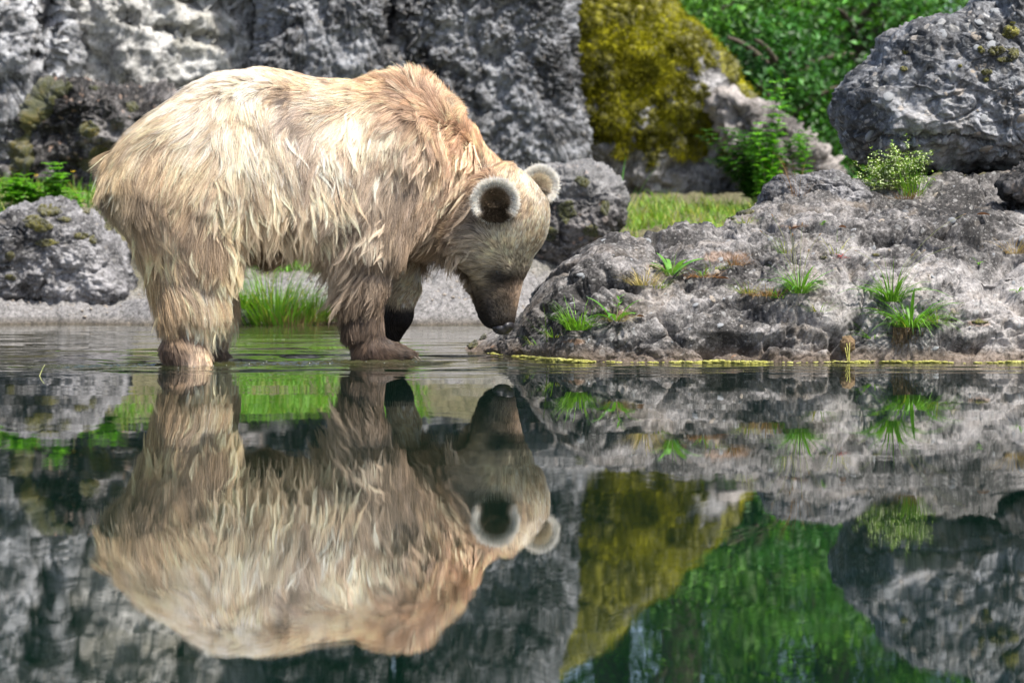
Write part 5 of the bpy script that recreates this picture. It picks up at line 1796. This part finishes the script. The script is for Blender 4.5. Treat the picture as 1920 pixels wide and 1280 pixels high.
scatter_grass('meadow_grass', 'bright meadow grass between boulder and mossy slope', 8000, (1120, 1480), (13.6, 16.6), .12, .0035, (1.35, 1.3, .9), 31, .28)
scatter_grass('meadow_grass', 'meadow grass behind the small left boulder', 12000, (-250, 760), (14.3, 17.2), .13, .0040, (1.3, 1.45, 1.1), 32, .12)
scatter_grass('bank_grass', 'grass behind the legs of the bear on the far bank', 7000, (380, 800), (13.6, 15.4), .14, .0035, (1.3, 1.5, 1.1), 33, .12)
Pb = on_ground(520, 12.68); Pb[2] = -.01
tuft('grass_clump', 'tall dense green grass clump on the far bank under the belly of the bear', Pb, 700, 92, .75, 0.0028, .9, rad=.24, cat='grass clump', tint0=(1.0, 1.15, .8), dry=.10, depth=.5)
tuft('grass_clump', 'shorter mossy grass clump right of the tall one under the belly', on_ground(590, 12.68), 300, 56, .5, 0.0030, .6, rad=.14, cat='grass clump', tint0=(.8, .9, .7), dry=.25, depth=.35)
tuft('grass_clump', 'low weedy clump at the water edge behind the hind leg', on_ground(455, 12.68), 160, 44, .8, 0.0030, .8, rad=.10, cat='grass clump', tint0=(.7, .8, .6), dry=.3, depth=.6, leaves=8, leafpx=30, leafw=.008)


def leafy(label, p, hpx, n_stem, spread, leaf_len, tint, name='weed', cat='weed', lw=0.32, flower=None, mat='leaf', per=9):
    m = p[1] / FPX
    e = empty(name, tuple(p), label, cat)
    LV = []
    for k in range(n_stem):
        a = pr.random() * 6.28
        tp = p + np.array([math.cos(a) * spread * pr.random() * m * hpx, math.sin(a) * spread * .6 * m * hpx * pr.random(), hpx * m * (.6 + .45 * pr.random())])
        pts_ = curve_pts(p, p * .5 + tp * .5 + [(p[0] - tp[0]) * .3, 0, 0.02], tp, 8)
        v_, f_ = tube(pts_, 0.003, 0.0012, 5)
        link('stem', new_mesh('stem', v_ - p, f_, M['straw_green']), e)
        for i in range(per):
            t = .25 + .75 * i / (per - 1)
            c = pts_[min(7, int(t * 7))] * (1 - (t * 7) % 1) + pts_[min(7, int(t * 7) + 1)] * ((t * 7) % 1)
            for s_ in (0, math.pi):
                aa = i * 1.9 + s_
                LV.append((c, (math.cos(aa), math.sin(aa) * .8, .5), leaf_len * (1.15 - .5 * t)))
    C = np.array([q[0] for q in LV]); D_ = np.array([q[1] for q in LV]); LL = np.array([q[2] for q in LV])
    big = len(LV) <= 90
    if big:
        for q in LV:
            blade_obj('leaf', np.array([q[0]]), np.array([q[1]]), np.array([q[2]]), np.array([q[2] * lw]), np.array([.4 + .5 * pr.random()]), M[mat], np.array([tint]) * (.8 + .4 * pr.random()), p, e, K=5, shape='leaf')
    else:
        o, _, _ = blade_obj('leaves', C, D_, LL, LL * lw, .4 + .5 * pr.random(len(C)), M[mat], np.array([tint]) * (.7 + .5 * pr.random((len(C), 1))), p, e, K=5, shape='leaf')
        o['kind'] = 'stuff'
    return e


leafy('tall bright compound-leaved weed behind the small left boulder', on_ground(108, 14.6), 95, 7, .45, .085, (1.5, 1.7, 1.2), per=8)
leafy('low broad-leaved weed at the far left behind the small boulder', on_ground(28, 14.6), 70, 6, .6, .10, (1.5, 1.7, 1.2), per=6)
leafy('leafy weed with yellow blossoms beside the rump of the bear', on_ground(200, 14.5), 60, 6, .6, .085, (1.4, 1.6, 1.1), per=6)
leafy('spreading weed just left of the tall bright weed', on_ground(66, 14.6), 50, 6, .9, .08, (1.4, 1.6, 1.1), per=6)
leafy('small weed between the tall weed and the broad blades', on_ground(145, 14.5), 60, 5, .7, .075, (1.4, 1.6, 1.1), per=6)
Pg_ = on_ground(166, 14.8)
e = empty('iris_clump', tuple(Pg_), 'single broad upright green blade beside the rump of the bear', 'plant')
for dx_, l_ in [(.05, .30), (-.25, .16), (.35, .14)]:
    blade_obj('leaf', Pg_[None], np.array([[dx_, 0, 1.]]), np.array([l_]), np.array([.011]), np.array([.15]), M['leaf'], np.array([[1.0, 1.25, 1.3]]), Pg_, e, K=7)
for (x_, y_, Y_, lab) in [(137, 323, 14.9, 'yellow buttercup highest above the small left boulder'), (195, 392, 14.6, 'yellow buttercup lowest beside the rump of the bear'), (68, 330, 15.0, 'pale faded flower head between the left weeds'), (46, 352, 15.0, 'orange-yellow flower low among the left weeds'), (182, 400, 14.55, 'yellow buttercup close beside the lowest one')]:
    tp = np.array(W(x_, y_, Y_)); gp2 = on_ground(x_ + 4, Y_)
    e = empty('flower', tuple(gp2), lab, 'flower')
    v_, f_ = tube(curve_pts(gp2, (gp2 + tp) / 2 + [.01, 0, 0], tp, 6), .0018, .0012, 5)
    link('stem', new_mesh('stem', v_ - gp2, f_, M['straw_green']), e)
    for k in range(5):
        a = k * 1.2566
        blade_obj('petal', tp[None], np.array([[math.cos(a), math.sin(a) - .2, .55]]), np.array([.018]), np.array([.009]), np.array([.2]), M['flower_y'], np.array([[1, 1, 1.]]), gp2, e, K=4, shape='leaf')
# blue-green blades behind the boulder by the ears
Pa = on_ground(1158, 14.3)
e = empty('blue_green_plant', tuple(Pa), 'plant with long blue-green strap leaves behind the boulder by the ears', 'plant')
for tx_, ty_ in [(1226, 302), (1168, 294), (1190, 345), (1130, 350)]:
    tp = np.array(W(tx_, ty_, 14.25)); s0 = Pa + [0, 0, 0]
    dv = tp - s0
    blade_obj('leaf', s0[None], (dv / np.linalg.norm(dv) + [0, 0, .12])[None], np.array([np.linalg.norm(dv) * 1.03]), np.array([.014]), np.array([.28]), M['leaf'], np.array([[1.1, 1.3, 2.2]]), Pa, e, K=8)

# shrub and sapling right of the mossy slope
leafy('bright green rowan sapling rising in front of the dark shrubbery', on_ground(1440, 15.6), 250, 7, .34, .10, (1.6, 1.9, 1.2), name='sapling', cat='sapling', per=12, lw=.24)
leafy('dark green leafy shrub at the foot of the slanting pale rock', on_ground(1420, 16.2), 150, 44, .85, .075, (.55, .75, .8), name='shrub', cat='shrub', per=14, lw=.42)
leafy('small green sapling hanging over the right end of the slanting pale rock', on_ground(1505, 15.8), 150, 5, .5, .08, (1.2, 1.5, 1.0), name='sapling', cat='sapling', per=9, lw=.3)
leafy('pale cream-green rounded bush peeking over the mossy slope', np.array(W(1312, 150, 21.4)), 90, 26, .35, .10, (3.0, 2.3, 4.5), name='bush', cat='bush', per=9, lw=.45)


# --- trees
def tree(label, px, Y, H, R_, n, tint, seed, leaf=.068, low=0.0, group='trees behind the rocks', name='tree', squash=1.0):
    r_ = np.random.default_rng(seed)
    p = on_ground(px, Y); p[2] -= .1
    e = empty(name, tuple(p), label, 'tree' if name == 'tree' else name, group)
    # trunk and limbs
    top = p + np.array([r_.normal() * .2, r_.normal() * .2, H * .82])
    v_, f_ = tube(curve_pts(p, (p + top) / 2 + [r_.normal() * .2, 0, 0], top, 12), .045 * H / 2 + .03, .02, 9)
    link('trunk', new_mesh('trunk', v_ - p, f_, M['bark']), e)
    for k in range(7):
        t = .25 + .6 * r_.random()
        a0 = p + (top - p) * t
        an = r_.random() * 6.28
        b0_ = a0 + np.array([math.cos(an) * R_ * .8, math.sin(an) * R_ * .8, H * .16 * r_.random() + .2])
        v_, f_ = tube(curve_pts(a0, (a0 + b0_) / 2 + [0, 0, .15], b0_, 7), .05, .012, 6)
        link('limb', new_mesh('limb', v_ - p, f_, M['bark']), e)
    # crown: clumps of leaves
    nc = n // 70
    u = r_.normal(size=(nc, 3)); u /= np.linalg.norm(u, axis=1)[:, None]
    rad_ = (0.35 + 0.65 * r_.random(nc) ** .45)
    cz = low + (H - low) / 2
    C = u * rad_[:, None] * np.array([R_, R_ * squash, (H - low) / 2]) * (1 + .22 * fbm(u * 1.7, 2, seed)[:, None]) + [0, 0, cz]
    cs2 = .12 + .16 * r_.random(nc)
    i = r_.integers(0, nc, n)
    L_ = C[i] + r_.normal(size=(n, 3)) * cs2[i][:, None] * [1, 1, .7] + p
    nn = r_.normal(size=(n, 3)) * .8 + u[i] * .6 + [0, 0, .5]
    nn /= np.linalg.norm(nn, axis=1)[:, None]
    t1 = np.cross(nn, r_.normal(size=(n, 3))); t1 /= np.linalg.norm(t1, axis=1)[:, None]
    t2 = np.cross(nn, t1)
    s_ = leaf * (.6 + .8 * r_.random(n))[:, None]
    A = L_ - t1 * s_ * .5; B1 = L_ + t2 * s_ * .28 + nn * s_ * .06; B2 = L_ + t1 * s_ * .5; B3 = L_ - t2 * s_ * .28 + nn * s_ * .06
    v_ = np.stack([A, B1, B2, B3], 1).reshape(-1, 3)
    f_ = np.arange(n * 4).reshape(-1, 4)
    me = new_mesh('crown', v_ - p, f_, M['crown'], smooth=False)
    tn = np.array(tint) * (.4 + 1.25 * r_.random((nc, 1)) ** 1.4)[i] * (.75 + .5 * r_.random((n, 1)))
    br = r_.random(n) < .05
    tn[br] *= [2.2, 1.7, 1.2]
    tn = np.repeat(tn, 4, 0)
    set_tint(me, np.concatenate([tn, np.ones((len(tn), 1))], 1))
    o = link('crown', me, e)
    o['kind'] = 'stuff'
    return e


TR = [('dark tree seen between mossy slope and slanting rock', 1275, 27.0, 12.0, 1.9, (1.0, .9, .8), 1), ('bushy deep green tree left of the middle of the gap', 1420, 30.0, 12.5, 2.2, (.9, 1.0, 1.1), 2),
      ('large leafy tree in the middle of the gap', 1560, 28.0, 11.5, 2.0, (1.2, 1.15, .8), 3), ('dense green tree just left of the big boulder', 1700, 30.5, 10.0, 2.1, (.9, 1.0, 1.1), 4),
      ('tree whose crown shows above the big boulder', 1850, 28.0, 9.0, 2.0, (1.1, 1.1, .8), 5), ('tree at the right behind the big boulder', 2030, 30.0, 9.5, 2.2, (1.0, 1.0, 1.0), 6),
      ('tree hidden behind the top of the mossy slope', 1130, 30.0, 13.0, 2.3, (1.0, 1.0, .9), 7)]
for lab, px_, Y_, H_, R_, tn_, s_ in TR:
    tree(lab, px_, Y_, H_, R_, 30000, tn_, 400 + s_)
for k, (px_, Y_, H_, R_, lab) in enumerate([(1330, 23.0, 2.3, 1.0, 'dark rounded bush just behind the pale blossoming bush'), (1500, 24.0, 2.7, 1.1, 'thick bush in the centre of the gap below the trees'), (1620, 22.5, 2.2, .9, 'dark bush tucked against the left side of the big boulder'), (1420, 21.5, 1.5, .8, 'low dark bush behind the slanting rock')]):
    tree(lab, px_, Y_, H_, R_, 9000, [(1, .95, .8), (1.2, 1.2, .8), (.7, .8, .9), (.6, .75, .8)][k], 450 + k, leaf=.07, low=-.1, group='bushes in the gap', name='bush')

tuft('grass_clump', 'tallest thin grass stems at the centre of the clump under the belly', on_ground(500, 12.66), 120, 118, .35, 0.0026, .7, rad=.16, cat='grass clump', tint0=(1.2, 1.3, .9), dry=.15, depth=.4)
tuft('grass_clump', 'brown withered stems at the foot of the green clump under the belly', on_ground(545, 12.62), 260, 46, .9, 0.0022, 1.0, mat='straw', rad=.24, cat='grass clump', tint0=(.45, .42, .35), depth=.3)
# gravel on the far bank
vv, ff = ico_verts(1)
bv, bf, fo = [], [], 0
for k in range(900):
    Y_ = 12.85 + 1.1 * pr.random() ** 1.5
    px_ = pr.uniform(-60, 1010)
    p = on_ground(px_, Y_)
    r_ = .004 + .010 * pr.random() ** 4
    q = vv * np.array([1, .8, .55]) * r_ * (1 + .2 * perlin(vv * 1.7, 500 + k % 9))[:, None]
    bv.append(q + p + [0, 0, r_ * .2]); bf.append(ff + fo); fo += len(vv)
tag(link('bank_gravel', new_mesh('bank_gravel', np.concatenate(bv), np.concatenate(bf), M['peb_tan'])), 'loose grey gravel along the far bank', kind='stuff')

# twig and leaf litter at the left water edge, bubbles round the feet
for (a, b_, lab) in [((72, 700, 8.05), (84, 676, 8.2), 'thin pale twig end sticking out of the water at left')]:
    a = np.array(W(*a)); b_ = np.array(W(*b_)); a[2] = -.01
    b_[2] = .03
    v_, f_ = tube(curve_pts(a, (a + b_) / 2 + [0, 0, .01], b_, 6), .002, .001, 5)
    tag(link('twig', new_mesh('twig', v_ - a, f_, M['straw_green']), None, tuple(a)), lab, 'twig')
vv, ff = ico_verts(1)
bv, bf, fo = [], [], 0
for k in range(34):
    lx, ly, _ = LEGS[pr.integers(0, 3)] if k % 2 else (-1.15 + .75 * pr.random(), 8.9, 0)
    c = np.array([lx + pr.normal() * .08, ly - .03 + pr.normal() * .06, 0.0015])
    bv.append(vv * (.0012 + .0015 * pr.random()) + c); bf.append(ff + fo); fo += len(vv)
bub = bpy.data.materials.new('bubble'); bub.use_nodes = True
bb = bub.node_tree.nodes['Principled BSDF']; bb.inputs['Base Color'].default_value = (.75, .78, .76, 1); bb.inputs['Roughness'].default_value = .05; bb.inputs['Transmission Weight'].default_value = .5
tag(link('water_bubbles', new_mesh('water_bubbles', np.concatenate(bv), np.concatenate(bf), bub)), 'small bubbles and drops round the wading paws', kind='stuff')

# a few specks floating on the still part of the pond
sv = []
for k in range(26):
    Y_ = 5.2 + 3.6 * pr.random()
    c = np.array([(pr.uniform(0, 1900) - 960) * Y_ / FPX, Y_, .0015])
    a = pr.random() * 6.28; l_ = .002 + .004 * pr.random() ** 2
    u_ = np.array([math.cos(a), math.sin(a), 0]) * l_; w2_ = np.array([-math.sin(a), math.cos(a), 0]) * l_ * .45
    sv += [c - u_, c - w2_, c + u_ + [0, 0, .001], c + w2_]
tag(link('floating_litter', new_mesh('floating_litter', np.array(sv), np.arange(len(sv)).reshape(-1, 4), M['straw'])), 'specks of straw and pollen floating on the still water', kind='stuff')
